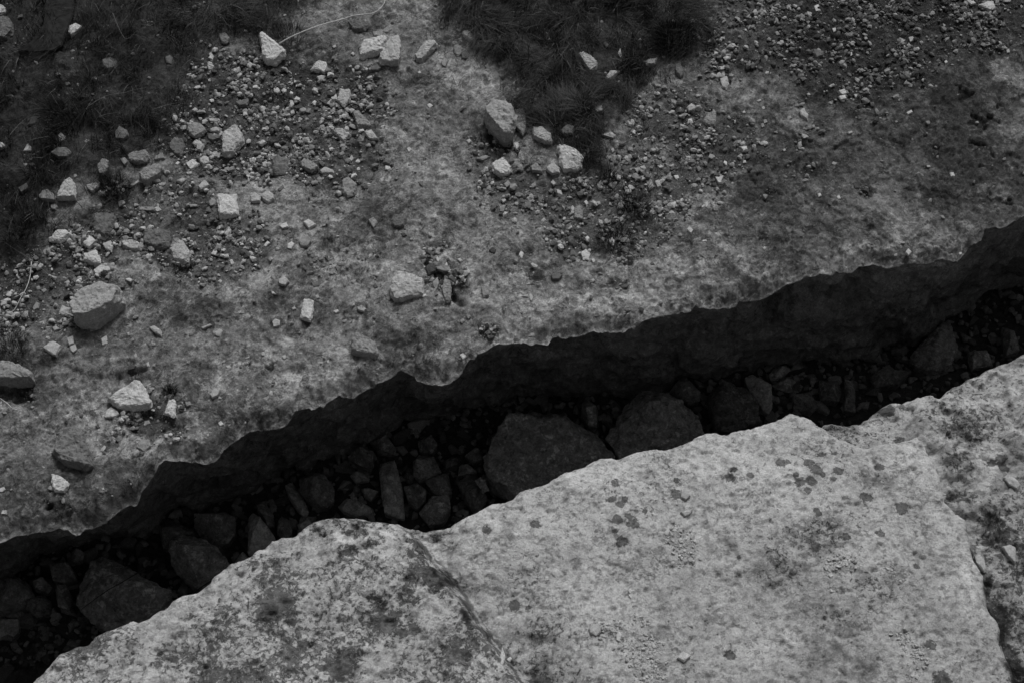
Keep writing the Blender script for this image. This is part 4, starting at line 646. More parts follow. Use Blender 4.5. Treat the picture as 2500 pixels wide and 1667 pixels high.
# --- smaller stones: plan outline, tone; the label is composed from look and neighbour
SM = {
 'A': [([(2160, 530), (2200, 515), (2225, 525), (2210, 550), (2180, 555)], 'p'), ([(1415, 450), (1430, 425), (1450, 435), (1468, 460), (1450, 482), (1425, 480)], 'w'), ([(1425, 370), (1445, 358), (1458, 385), (1440, 405)], 'p'), ([(1870, 605), (1900, 600), (1922, 630), (1900, 648), (1872, 635)], 'w'),
       ([(780, 910), (820, 880), (870, 885), (880, 930), (850, 960), (790, 950)], 'd'), ([(155, 1035), (190, 985), (220, 1010), (210, 1035)], 'p'), ([(395, 930), (420, 915), (450, 935), (440, 965), (405, 965)], 'm'), ([(350, 1060), (390, 1010), (460, 1010), (490, 1040), (460, 1080), (400, 1085)], 'd'), ([(815, 1085), (855, 1075), (875, 1110), (855, 1140)], 'm'),
       ([(1050, 1080), (1110, 1045), (1128, 1085), (1060, 1095)], 'm'), ([(1350, 1280), (1400, 1225), (1435, 1270), (1375, 1310)], 'p'), ([(1425, 1385), (1450, 1358), (1480, 1370), (1475, 1405), (1440, 1418)], 'm'), ([(1200, 1240), (1250, 1218), (1285, 1230), (1240, 1258)], 'p'), ([(2180, 1170), (2220, 1145), (2280, 1160), (2285, 1185), (2200, 1190)], 'p'),
       ([(1910, 1545), (1960, 1520), (1972, 1550), (1930, 1568)], 'w'), ([(2070, 1520), (2110, 1505), (2165, 1535), (2110, 1568)], 'w'), ([(1745, 980), (1800, 955), (1825, 975), (1790, 1000)], 'w'), ([(945, 1422), (1050, 1415), (1080, 1430), (1055, 1445), (950, 1440)], 'm'), ([(1058, 1400), (1085, 1395), (1085, 1430), (1065, 1435)], 'p'), ([(885, 1275), (950, 1230), (960, 1245), (905, 1280)], 'p'),
       ([(185, 870), (230, 800), (270, 795), (240, 850)], 'k'), ([(1130, 400), (1160, 380), (1185, 400), (1170, 440), (1135, 430)], 'd'), ([(1740, 405), (1760, 398), (1775, 420), (1750, 432)], 'p'), ([(700, 420), (760, 395), (810, 430), (790, 475), (740, 480), (700, 455)], 'd'), ([(120, 1290), (180, 1235), (195, 1290), (150, 1330)], 'd'), ([(345, 1400), (375, 1392), (400, 1415), (380, 1440), (350, 1430)], 'm'),
       ([(1475, 1050), (1500, 1045), (1515, 1070), (1490, 1090)], 'd'), ([(1655, 1120), (1700, 1112), (1705, 1135), (1670, 1145)], 'p'), ([(1705, 1090), (1730, 1085), (1745, 1120), (1725, 1130)], 'p'), ([(1195, 1120), (1215, 1103), (1235, 1115), (1215, 1132)], 'w'), ([(2260, 660), (2300, 645), (2310, 690), (2270, 690)], 'w'), ([(2230, 690), (2260, 680), (2265, 715), (2235, 725)], 'p'), ([(1315, 770), (1328, 755), (1340, 775), (1325, 785)], 'w'),
       ([(1415, 815), (1500, 810), (1510, 835), (1440, 838)], 'p'), ([(2080, 945), (2110, 940), (2120, 965), (2090, 978)], 'p'), ([(1820, 1240), (1840, 1210), (1855, 1250), (1840, 1258)], 'm'), ([(1270, 1180), (1310, 1175), (1315, 1190), (1280, 1195)], 'p'), ([(1300, 520), (1330, 505), (1350, 530), (1320, 545)], 'p'), ([(1420, 545), (1440, 535), (1442, 560), (1425, 562)], 'p'), ([(1930, 110), (1945, 95), (1962, 105), (1945, 118)], 'p'), ([(2270, 320), (2295, 305), (2300, 325), (2280, 333)], 'p'), ([(1895, 1300), (1935, 1265), (1945, 1290), (1910, 1315)], 'd'), ([(1750, 1150), (1790, 1135), (1800, 1160), (1770, 1170)], 'p'), ([(440, 570), (470, 560), (485, 580), (450, 590)], 'd'),
       ([(1655, 200), (1690, 205), (1690, 222), (1660, 220)], 'm'), ([(-20, 990), (20, 985), (45, 1000), (10, 1020)], 'p'), ([(500, 1195), (520, 1190), (530, 1210), (510, 1220)], 'm')],
 'B': [([(692, 425), (715, 405), (740, 430), (720, 458), (697, 450)], 'm'), ([(205, 465), (240, 440), (285, 465), (260, 490), (215, 490)], 'd'), ([(530, 1250), (570, 1240), (565, 1278)], 'd'), ([(930, 1090), (1000, 1065), (1030, 1075), (980, 1100)], 'm'), ([(2290, 440), (2330, 425), (2352, 500), (2330, 540), (2295, 510)], 'd'), ([(2090, 1230), (2130, 1225), (2148, 1290), (2110, 1310)], 'm'),
       ([(2150, 1240), (2180, 1230), (2200, 1280), (2170, 1290)], 'p'), ([(2280, 1205), (2310, 1198), (2320, 1220), (2295, 1232)], 'w'), ([(835, 20), (860, -10), (895, 10), (870, 45)], 'p'), ([(1800, 295), (1820, 283), (1838, 310), (1820, 330)], 'm'), ([(865, 960), (885, 948), (902, 970), (880, 985)], 'w'), ([(595, 720), (615, 708), (637, 725), (612, 745)], 'w'), ([(455, 1020), (475, 1008), (495, 1028), (470, 1042)], 'w'),
       ([(1735, 745), (1790, 725), (1798, 760), (1755, 775)], 'm'), ([(1905, 1500), (1940, 1468), (1958, 1505), (1930, 1545)], 'p'), ([(160, 475), (180, 460), (198, 475), (180, 490)], 'w'), ([(530, 495), (545, 485), (555, 500), (540, 508)], 'w'), ([(800, 265), (820, 250), (835, 265), (815, 280)], 'p'), ([(1845, 1195), (1855, 1180), (1870, 1200), (1858, 1215)], 'w'), ([(1850, 1025), (1865, 1010), (1880, 1035), (1862, 1048)], 'p'), ([(1340, 1350), (1350, 1338), (1362, 1350), (1348, 1360)], 'w'),
       ([(1665, 1385), (1685, 1370), (1702, 1390), (1685, 1408)], 'w'), ([(1740, 1385), (1775, 1375), (1785, 1400), (1755, 1410)], 'p'), ([(1610, 1330), (1640, 1300), (1650, 1330), (1625, 1345)], 'p'), ([(1440, 1250), (1455, 1230), (1480, 1260), (1460, 1275)], 'p'), ([(1300, 1270), (1335, 1245), (1345, 1275), (1315, 1290)], 'm'), ([(1115, 1260), (1150, 1235), (1175, 1265), (1140, 1285)], 'm'), ([(1100, 1370), (1125, 1350), (1140, 1375), (1115, 1390)], 'p'), ([(1370, 1510), (1395, 1490), (1410, 1512), (1385, 1525)], 'p'),
       ([(2040, 1220), (2065, 1205), (2090, 1230), (2060, 1240)], 'p'), ([(1840, 1380), (1865, 1385), (1860, 1410), (1838, 1405)], 'p'), ([(1950, 765), (1972, 755), (1990, 780), (1965, 790)], 'm'), ([(2255, 680), (2300, 678), (2305, 710), (2270, 720)], 'm'), ([(1895, 560), (1912, 552), (1918, 564), (1902, 568)], 'w'), ([(2145, 575), (2205, 580), (2200, 598), (2155, 598)], 'p'), ([(100, 1110), (125, 1085), (142, 1105), (125, 1122)], 'w'), ([(60, 1090), (80, 1060), (95, 1085), (80, 1108)], 'p'), ([(75, 370), (90, 355), (105, 375), (90, 385)], 'p'),
       ([(335, 775), (360, 765), (372, 785), (345, 795)], 'm'), ([(1165, 90), (1290, 75), (1290, 88), (1170, 98)], 'm'), ([(1680, 1030), (1700, 1020), (1712, 1040), (1690, 1050)], 'd'), ([(815, 912), (830, 908), (832, 918), (818, 921)], 'w')],
 'C': [([(1560, 260), (1590, 252), (1608, 275), (1575, 292)], 'p'), ([(410, 1010), (455, 1000), (468, 1035), (440, 1040)], 'w'), ([(915, 50), (945, 40), (965, 75), (930, 80)], 'w'), ([(940, 1325), (960, 1320), (970, 1340), (948, 1350)], 'w'), ([(1070, 1345), (1090, 1338), (1100, 1360), (1080, 1368)], 'w'), ([(145, 1405), (190, 1400), (185, 1420), (145, 1425)], 'w'), ([(245, 680), (285, 672), (290, 690), (265, 698)], 'k'),
       ([(1040, 200), (1065, 190), (1070, 215), (1050, 225)], 'w'), ([(1145, 905), (1175, 895), (1180, 910), (1155, 920)], 'p'), ([(1685, 1135), (1705, 1128), (1715, 1143), (1690, 1146)], 'w'), ([(1840, 1185), (1870, 1178), (1880, 1205), (1855, 1212)], 'w'), ([(1805, 425), (1820, 413), (1832, 428), (1815, 437)], 'w'), ([(1610, 330), (1630, 320), (1642, 340), (1625, 350)], 'w'), ([(1160, 370), (1175, 355), (1180, 380), (1168, 388)], 'w'), ([(1075, 625), (1120, 615), (1150, 640), (1110, 650)], 'w'), ([(1080, 660), (1130, 650), (1140, 680), (1100, 690)], 'w'), ([(1185, 650), (1230, 645), (1245, 670), (1200, 672)], 'p'),
       ([(650, 225), (670, 215), (685, 240), (660, 250)], 'm'), ([(565, 820), (590, 815), (600, 840), (575, 850)], 'm'), ([(550, 850), (570, 845), (582, 868), (560, 875)], 'm'), ([(425, 765), (445, 755), (450, 775), (430, 780)], 'p'), ([(105, 650), (140, 640), (150, 660), (115, 668)], 'p'), ([(555, 735), (575, 728), (585, 745), (565, 752)], 'p'), ([(520, 690), (550, 680), (558, 692), (535, 700)], 'p'), ([(1810, 265), (1840, 262), (1838, 285), (1815, 290)], 'm'), ([(1545, 770), (1580, 758), (1590, 775), (1560, 785)], 'w'),
       ([(1190, 250), (1240, 265), (1240, 290), (1210, 280)], 'd'), ([(1255, 255), (1275, 248), (1285, 270), (1265, 278)], 'p'), ([(460, 180), (510, 175), (510, 195), (470, 200)], 'm'), ([(60, 145), (100, 135), (105, 160), (70, 165)], 'm'), ([(1420, 100), (1440, 90), (1450, 108), (1430, 115)], 'p'), ([(1245, 505), (1290, 495), (1300, 515), (1260, 520)], 'k'), ([(2030, 270), (2055, 270), (2055, 285), (2032, 286)], 'p'), ([(2230, 345), (2250, 335), (2255, 360), (2235, 365)], 'p'), ([(380, 1020), (395, 1012), (400, 1030), (385, 1033)], 'w'), ([(700, 1025), (720, 1015), (728, 1032), (710, 1040)], 'p'), ([(430, 1100), (450, 1095), (455, 1115), (430, 1120)], 'p'), ([(35, 1070), (95, 1075), (90, 1105), (50, 1100)], 'p'), ([(1075, 1118), (1060, 1130), (1035, 1125), (1045, 1112)], 'p')],
 'D': [([(830, 80), (860, 68), (900, 95), (850, 105)], 'm'), ([(460, 665), (480, 652), (495, 665), (475, 688)], 'p'), ([(600, 705), (635, 697), (645, 720), (620, 727)], 'p'), ([(455, 770), (500, 760), (508, 810), (470, 820)], 'p'), ([(475, 825), (515, 812), (528, 850), (500, 870), (478, 855)], 'p'), ([(690, 775), (730, 755), (738, 810), (700, 825)], 'p'), ([(1470, 735), (1500, 708), (1528, 725), (1505, 760), (1475, 755)], 'p'), ([(1375, 700), (1440, 675), (1452, 685), (1385, 712)], 'p'),
       ([(1862, 660), (1880, 635), (1915, 650), (1910, 690), (1870, 700)], 'p'), ([(1440, 200), (1465, 160), (1485, 180), (1475, 210)], 'w'), ([(1960, 140), (1995, 115), (2015, 130), (1990, 165), (1965, 160)], 'w'), ([(1800, 135), (1830, 110), (1848, 125), (1815, 152)], 'w'), ([(2125, 395), (2190, 390), (2185, 415), (2140, 422)], 'd'), ([(1635, 605), (1665, 575), (1672, 610)], 'm'), ([(1435, 1155), (1480, 1110), (1510, 1125), (1490, 1165), (1450, 1180)], 'p'), ([(1490, 1350), (1510, 1335), (1532, 1360), (1505, 1372)], 'w'),
       ([(220, 560), (250, 525), (275, 540), (265, 575), (225, 580)], 'm'), ([(850, 370), (880, 358), (912, 375), (895, 392)], 'w'), ([(530, 290), (555, 283), (560, 305), (540, 312)], 'w'), ([(910, 1330), (950, 1300), (985, 1325), (940, 1350)], 'm'), ([(1840, 450), (1870, 455), (1888, 475), (1860, 470)], 'w'), ([(1780, 865), (1810, 860), (1808, 890), (1788, 890)], 'p'), ([(865, 970), (900, 950), (935, 960), (920, 990), (880, 1000)], 'k'), ([(1540, 965), (1570, 955), (1582, 975), (1555, 980)], 'p'), ([(1490, 385), (1505, 370), (1520, 382), (1508, 396)], 'p'),
       ([(1990, 565), (2015, 555), (2025, 575), (2000, 580)], 'p'), ([(2150, 485), (2175, 475), (2185, 500), (2165, 505)], 'p'), ([(2275, 585), (2310, 575), (2320, 595), (2295, 605)], 'w'), ([(1665, 615), (1710, 608), (1715, 630), (1685, 635)], 'p'), ([(865, 735), (885, 730), (893, 750), (875, 755)], 'p'), ([(2230, 925), (2245, 918), (2252, 935), (2238, 942)], 'w'), ([(1925, 895), (1950, 880), (1962, 905), (1940, 915)], 'p'), ([(915, 890), (930, 870), (940, 900), (925, 910)], 'p'), ([(1000, 940), (1015, 930), (1025, 965), (1008, 970)], 'p'), ([(265, 665), (300, 655), (305, 675), (280, 685)], 'p'),
       ([(330, 295), (345, 288), (350, 300), (338, 305)], 'w'), ([(280, 445), (310, 430), (325, 450), (300, 465)], 'm'), ([(240, 425), (270, 415), (280, 440), (255, 445)], 'm'), ([(100, 385), (140, 370), (150, 400), (120, 410)], 'm'), ([(355, 700), (390, 690), (410, 710), (370, 725)], 'p'), ([(300, 690), (320, 680), (330, 705), (310, 710)], 'p'), ([(1120, 1430), (1150, 1425), (1145, 1450), (1125, 1450)], 'p'), ([(980, 1340), (1020, 1330), (1030, 1355), (995, 1365)], 'm'), ([(1260, 1205), (1300, 1200), (1305, 1225), (1275, 1240)], 'm'), ([(1210, 1230), (1235, 1225), (1238, 1250), (1215, 1250)], 'p'), ([(1695, 1110), (1700, 1120), (1690, 1125), (1685, 1115)], 'p'), ([(650, 1370), (670, 1360), (685, 1380), (665, 1390)], 'k'), ([(0, 1210), (15, 1205), (15, 1235), (0, 1245)], 'p')],
 'E': [([(605, 262), (622, 235), (635, 245), (625, 270)], 'p'), ([(655, 235), (668, 218), (682, 238), (665, 248)], 'w'), ([(800, 240), (820, 226), (840, 240), (825, 255)], 'w'), ([(550, 200), (570, 185), (590, 195), (575, 210)], 'w'), ([(630, 390), (670, 380), (680, 420), (660, 440), (635, 425)], 'm'), ([(1220, 210), (1235, 170), (1260, 195), (1245, 232)], 'w'), ([(1190, 350), (1210, 330), (1232, 350), (1215, 370)], 'm'), ([(2010, 150), (2035, 130), (2060, 150), (2045, 172)], 'p'),
       ([(1715, 235), (1735, 230), (1748, 250), (1730, 256)], 'w'), ([(1710, 375), (1730, 365), (1748, 380), (1725, 395)], 'p'), ([(1290, 480), (1305, 465), (1322, 490), (1310, 522), (1295, 515)], 'p'), ([(1240, 488), (1285, 472), (1288, 495)], 'p'), ([(115, 570), (150, 550), (180, 570), (165, 595), (125, 590)], 'p'), ([(815, 885), (840, 872), (868, 895), (840, 912)], 'w'), ([(1440, 340), (1480, 315), (1520, 350), (1500, 375), (1450, 375)], 'd'), ([(2105, 320), (2120, 305), (2140, 320), (2128, 342)], 'm'), ([(1145, 350), (1165, 325), (1180, 345), (1165, 365)], 'p'),
       ([(550, 480), (588, 470), (590, 490), (560, 492)], 'w'), ([(860, 620), (885, 608), (898, 625), (875, 645)], 'm'), ([(715, 270), (730, 255), (738, 275), (725, 282)], 'w'), ([(730, 310), (760, 300), (762, 322), (740, 325)], 'p'), ([(415, 60), (440, 50), (460, 70), (430, 78)], 'k'), ([(1265, 395), (1300, 390), (1298, 408), (1275, 408)], 'p'), ([(2295, 280), (2320, 270), (2330, 290), (2310, 295)], 'm'), ([(70, 545), (95, 530), (105, 550), (85, 558)], 'p'), ([(600, 345), (640, 345), (650, 380), (615, 385)], 'k'), ([(660, 335), (700, 340), (690, 375), (660, 370)], 'd'), ([(700, 345), (735, 350), (730, 375), (700, 378)], 'k'), ([(552, 235), (590, 228), (590, 262), (562, 262)], 'd')],
 'F': [([(1540, 185), (1560, 160), (1582, 185), (1562, 208)], 'w'), ([(45, 30), (65, 10), (92, 35), (75, 60)], 'w'), ([(150, 105), (180, 98), (185, 112), (155, 115)], 'w'), ([(565, 155), (580, 145), (590, 160), (575, 168)], 'w'), ([(1905, 190), (1925, 185), (1928, 200), (1910, 202)], 'p'), ([(1460, 200), (1485, 190), (1488, 212), (1465, 214)], 'm')],
 'G': [([(0, 235), (30, 225), (38, 245), (15, 262), (-10, 258)], 'p'), ([(15, 385), (50, 388), (45, 415), (10, 410)], 'p'), ([(332, 240), (355, 225), (358, 248)], 'w'), ([(692, 238), (708, 230), (718, 245), (700, 250)], 'p')]}
for tile, lst in SM.items():
    for pts, tone in lst:
        stone(tile, pts, tone)
# stones on the near rocks
NS = [('H', [(1695, 1200), (1730, 1165), (1780, 1180), (1785, 1225), (1750, 1245), (1705, 1225)], 'p', 'roundish stone at the head of the pebble trail on the near slab', hnear), ('H', [(1885, 1240), (1905, 1215), (1925, 1235), (1910, 1285), (1890, 1275)], 'w', 'upright pale chip among the pebbles on the near slab', hnear), ('H', [(1970, 935), (1985, 920), (2000, 940), (1985, 958)], 'w', 'upper of two tiny pale pebbles stacked on the near slab', hnear), ('H', [(1970, 970), (1985, 960), (2000, 980), (1990, 995)], 'w', 'lower of two tiny pale pebbles stacked on the near slab', hnear),
      ('H', [(2300, 1395), (2345, 1350), (2400, 1385), (2352, 1425)], 'w', 'pale stone right of the pebble trail, near slab bottom', hnear), ('H', [(1085, 1400), (1110, 1380), (1130, 1410), (1120, 1435), (1095, 1440)], 'w', 'white upright chip in a dark hole at the ridge foot', hnear), ('H', [(1132, 1400), (1165, 1395), (1175, 1410), (1150, 1425)], 'w', 'flat white chip right of the upright chip at the ridge foot', hnear),
      ('I', [(980, 775), (1005, 760), (1022, 785), (1000, 800)], 'p', 'left lump of the little pebble heap in the stained hollow', hnear), ('I', [(1015, 830), (1035, 815), (1050, 835), (1030, 850)], 'w', 'single pebble just below the little heap in the stained hollow', hnear), ('I', [(2010, 700), (2050, 690), (2085, 720), (2095, 790), (2080, 815), (2050, 780), (2020, 750)], 'p', 'smooth pale stone jammed in the gap at the right ledge', hright), ('I', [(2200, 170), (2240, 140), (2290, 180), (2330, 220), (2310, 245), (2250, 210)], 'p', 'stone with a dark shadowed underside on the right ledge', hright),
      ('I', [(2200, 640), (2250, 620), (2290, 650), (2295, 760), (2240, 700)], 'p', 'pale flake beside the jagged crack of the right ledge', hright), ('I', [(5, 250), (50, 240), (75, 290), (40, 318), (5, 300)], 'p', 'rounded lump at the top of the second pebble patch', hnear), ('I', [(0, 400), (60, 395), (90, 380), (75, 410), (30, 430)], 'p', 'flat grey shard below the rounded lump on the near slab', hnear)]
for tile, pts, tone, lab, hf in NS: stone(tile, pts, tone, None, lab, None, hf=hf, sink=.12, group='stones lying on the near rocks')

# labels for the smaller stones
WORD = [(0.42, 'bright'), (0.30, 'pale'), (0.18, 'grey'), (0.10, 'dark'), (0, 'blackish')]
def shape_word(pts):
    a = np.array(pts, float); w_, h_ = np.ptp(a[:, 0]), np.ptp(a[:, 1]); n = len(a)
    if w_ > 1.9 * h_: return 'long thin'
    if h_ > 1.25 * w_: return 'upright'
    if n <= 3: return 'three-cornered'
    return 'squarish' if n == 4 else ('angular' if n == 5 else 'rounded')
for o, pc, size, t, pts in PEND:
    tw = next(w_ for v, w_ in WORD if t >= v); sz = 'tiny' if size < 0.045 else ('small' if size < 0.075 else 'middling')
    order = sorted(REG, key=lambda r: np.hypot(*(r[0] - pc)))[:6]; done = False
    for ref_p, ref in order:
        d = pc - ref_p; dist = np.hypot(*d)
        ang = math.degrees(math.atan2(-d[1], d[0])) % 360
        dr = ['right of', 'upper right of', 'above', 'upper left of', 'left of', 'lower left of', 'below', 'lower right of'][int((ang + 22.5) // 45) % 8]
        how = 'just ' if dist < 70 else ('' if dist < 150 else 'well ')
        lab = f'{sz} {tw} {shape_word(pts)} stone {how}{dr} {ref}'
        if lab not in USED and len(lab.split()) <= 16: USED[lab] = 1; o['label'] = lab; done = True; break
    if not done: o['label'] = lab

# ------------------------------------------------------------------ rocks in the crevice
KR = [
 ('G', [(520, 1050), (560, 880), (610, 740), (680, 700), (780, 735), (900, 810), (1020, 880), (1110, 930), (1190, 980), (1120, 1080), (1020, 1150), (960, 1220), (820, 1260), (640, 1180)], .15, .45, 'huge slanting slab-like boulder lying in the crevice at lower left'),
 ('G', [(-60, 820), (80, 820), (180, 880), (235, 960), (200, 1040), (60, 1100), (-60, 1080)], .10, .3, 'round dark boulder in the crevice cut by the left edge'),
 ('G', [(190, 860), (300, 850), (360, 910), (330, 960), (250, 950)], .09, .14, 'flat dark stone right of the round boulder at the left edge'),
 ('G', [(350, 780), (440, 730), (510, 800), (530, 860), (450, 900), (370, 880)], .08, .2, 'dark stone against the upper left of the huge slanting boulder'),
 ('G', [(370, 920), (460, 910), (500, 990), (480, 1070), (400, 1050)], .10, .2, 'dark stone at the left flank of the huge slanting boulder'),
 ('G', [(480, 680), (550, 650), (590, 690), (560, 740), (500, 750)], .09, .14, 'small dark stone under the overhang above the huge slanting boulder'),
 ('G', [(200, 1010), (300, 960), (350, 1010), (350, 1090), (250, 1120), (190, 1080)], .09, .18, 'dark block in the lower left crevice below the flat dark stone'),
 ('G', [(-40, 1190), (80, 1150), (140, 1150), (130, 1210), (80, 1260), (-40, 1270)], .16, .12, 'grey pointed slab by weeds at the lower left edge'),
 ('G', [(40, 1120), (120, 1060), (190, 1090), (150, 1140)], .10, .12, 'small dark stone above the grey pointed slab'),
 ('X', [(160, 1100), (290, 1020), (440, 1030), (560, 1080), (680, 1170), (780, 1280), (860, 1370), (700, 1460), (500, 1560), (420, 1550), (250, 1420), (190, 1350), (165, 1230)], .15, .42, 'big domed boulder beside the dark hole in the crevice, lower left'),
 ('X', [(40, 880), (200, 850), (400, 940), (420, 1010), (280, 1010), (150, 1110), (80, 1130), (50, 1000)], .07, .25, 'very dark rock up and left of the big domed boulder'),
 ('X', [(430, 800), (600, 790), (750, 750), (850, 810), (860, 960), (780, 1060), (650, 1100), (480, 1000), (410, 900)], .10, .28, 'wide dark rock just above the big domed boulder'),
 ('X', [(1000, 830), (1040, 760), (1090, 800), (1160, 910), (1280, 1030), (1285, 1140), (1090, 1210), (980, 1190), (990, 1100), (1020, 1040), (1000, 950)], .28, .3, 'pale tooth-like wedge standing in the crevice'),
 ('X', [(840, 1260), (920, 1165), (1000, 1235), (960, 1290), (880, 1310)], .26, .12, 'small pale-topped stone at the foot of the tooth-like wedge'),
 ('X', [(1505, 880), (1610, 795), (1660, 860), (1620, 920), (1575, 955), (1520, 920)], .25, .13, 'small paler cube right of the tooth-like wedge'),
 ('X', [(1280, 850), (1350, 800), (1440, 850), (1450, 950), (1380, 1050), (1290, 980)], .09, .2, 'dark stone between the tooth-like wedge and the small paler cube'),
 ('X', [(1370, 450), (1450, 400), (1500, 500), (1600, 640), (1630, 750), (1590, 800), (1500, 720), (1420, 600)], .17, .16, 'long narrow stone pointing down to the small paler cube'),
 ('X', [(1520, 380), (1650, 300), (1800, 360), (1900, 480), (1900, 620), (1820, 700), (1750, 710), (1600, 620), (1530, 520)], .10, .26, 'five-sided dark rock right of the long narrow stone'),
 ('X', [(2040, 150), (2200, 80), (2300, 160), (2290, 320), (2180, 270), (2060, 200)], .08, .2, 'dark rock under the wall, up and right of the five-sided one'),
 ('X', [(1060, 640), (1160, 620), (1250, 760), (1270, 900), (1200, 920), (1100, 800)], .10, .18, 'dark leaning stone behind the tooth-like wedge'),
 ('X', [(1940, 690), (2040, 620), (2130, 650), (2300, 680), (2340, 760), (2100, 790), (1980, 745)], .17, .14, 'flattish grey stone at the near rim, beside the shiny scrap'),
 ('Y', [(400, 560), (540, 530), (560, 700), (600, 850), (640, 1000), (650, 1160), (560, 1150), (430, 1110), (400, 900), (370, 700)], .17, .24, 'long upright grey rock in the middle of the crevice rubble'),
 ('Y', [(730, 560), (800, 490), (960, 520), (1040, 680), (900, 720), (800, 770), (740, 700)], .15, .22, 'mottled rock right of the long upright grey rock'),
 ('Y', [(1220, 600), (1250, 580), (1410, 630), (1415, 680), (1210, 700)], .33, .10, 'pale flat-topped chip left of the largest crevice boulder'),
 ('O', [(1105, 1080), (1150, 1020), (1170, 985), (1240, 950), (1290, 955), (1370, 1005), (1410, 1050), (1330, 1110), (1200, 1160), (1130, 1120)], .15, .5, 'largest mottled boulder in the crevice, touching the near rim'),
 ('Y', [(860, 790), (1110, 690), (1150, 890), (1050, 940), (960, 900)], .10, .2, 'split square rock below the mottled one'),
 ('Y', [(640, 860), (780, 800), (880, 860), (870, 980), (780, 1060), (680, 1000)], .09, .2, 'dark rock at the right foot of the long upright grey rock'),
 ('Y', [(790, 1100), (940, 960), (1120, 950), (1140, 1060), (1060, 1200), (900, 1230)], .13, .2, 'rough rock at the near rim in the low dip'),
 ('Y', [(1200, 780), (1320, 700), (1400, 720), (1440, 880), (1530, 940), (1400, 1080), (1280, 960)], .09, .25, 'smooth dark rock beside the crumpled plastic'),
 ('Y', [(60, 480), (220, 400), (330, 500), (280, 660), (130, 590)], .09, .22, 'dark rock up and left of the long upright grey rock'),
 ('Y', [(270, 340), (420, 310), (560, 420), (540, 470), (350, 450)], .09, .16, 'low dark rock above the long upright grey rock'),
 ('Y', [(780, 330), (930, 300), (1000, 400), (940, 480), (800, 440)], .08, .16, 'dark rock above the mottled rock'),
 ('Y', [(1040, 550), (1150, 510), (1240, 530), (1200, 620), (1080, 630)], .08, .14, 'dark stone left of the pale flat-topped chip'),
 ('Y', [(60, 700), (160, 670), (270, 700), (270, 750), (120, 770)], .14, .1, 'flat stone left of the long upright grey rock'),
 ('Y', [(180, 850), (270, 830), (370, 890), (290, 960), (220, 930)], .16, .12, 'grey stone lower left of the long upright grey rock'),
 ('Y', [(1280, 500), (1400, 410), (1480, 440), (1470, 540), (1380, 570)], .09, .16, 'dark stone above the pale flat-topped chip'),
 ('Z', [(300, 620), (370, 545), (430, 590), (480, 680), (470, 840), (380, 830), (300, 740)], .15, .22, 'teardrop-shaped grey rock above the gap between the two largest boulders'),
 ('O', [(1390, 1010), (1420, 960), (1470, 905), (1530, 905), (1600, 955), (1620, 1000), (1540, 1050), (1430, 1060)], .16, .45, 'second largest mottled boulder, right of the largest one'),
 ('Z', [(1230, 470), (1320, 390), (1440, 380), (1560, 500), (1560, 570), (1440, 590), (1330, 540)], .11, .2, 'dark rounded rock above the second largest boulder'),
 ('Z', [(2030, 340), (2110, 315), (2200, 380), (2300, 540), (2330, 650), (2290, 710), (2230, 660), (2130, 540), (2060, 430)], .18, .2, 'long grey splinter of rock leaning down to the near rim'),
 ('Z', [(1640, 500), (1800, 410), (2050, 430), (2180, 600), (2200, 760), (1900, 880), (1720, 860), (1650, 640)], .06, .3, 'broad black rock left of the long grey splinter'),
 ('F', [(605, 1030), (640, 980), (720, 955), (765, 975), (720, 1020), (650, 1060), (620, 1060)], .15, .12, 'sausage-shaped stone lying under the wall right of the long grey splinter'),
 ('F', [(620, 1100), (700, 1090), (850, 1090), (830, 1120), (700, 1125)], .11, .08, 'thin flat stone below the sausage-shaped one'),
 ('F', [(1580, 880), (1650, 810), (1780, 700), (1830, 740), (1890, 880), (1850, 960), (1750, 1000), (1620, 950)], .11, .32, 'big shield-shaped rock in the right part of the crevice'),
 ('F', [(950, 1060), (1080, 1060), (1110, 1140), (1080, 1220), (960, 1200)], .08, .2, 'dark rock in the right part of the crevice above the rim notch'),
 ('F', [(1120, 1060), (1190, 1080), (1200, 1290), (1120, 1270)], .09, .18, 'dark upright rock just right of the one above the rim notch'),
 ('F', [(1970, 900), (2060, 860), (2150, 940), (2000, 980)], .12, .16, 'dark rock right of the big shield-shaped rock'),
 ('F', [(2200, 700), (2290, 720), (2310, 880), (2230, 890)], .11, .2, 'narrow dark rock nearest the right end of the crevice'),
 ('F', [(760, 1180), (880, 1150), (960, 1230), (900, 1290), (780, 1260)], .09, .16, 'dark rock tucked behind the hump of the near rim'),
 ('F', [(1300, 1020), (1450, 990), (1560, 1040), (1480, 1110), (1340, 1110)], .07, .2, 'low black rock left of the big shield-shaped rock'),
]
def TK(l):
    q = np.random.RandomState(len(l) * 131 + ord(l[3])); return (q.uniform(-.7, .7), q.uniform(-.9, .3))
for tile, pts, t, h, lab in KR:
    stone(tile, pts, min(t * (1.5 if h > .4 else 1.9), .42), h * 0.8, lab, None, hf=hfloor, name='crevice_rock', cat='rock', mat=M_crev, group='rocks fallen into the crevice', tilt=TK(lab), sink=0.02, box=0.30, nfac=6, rough=.7, shard=True)

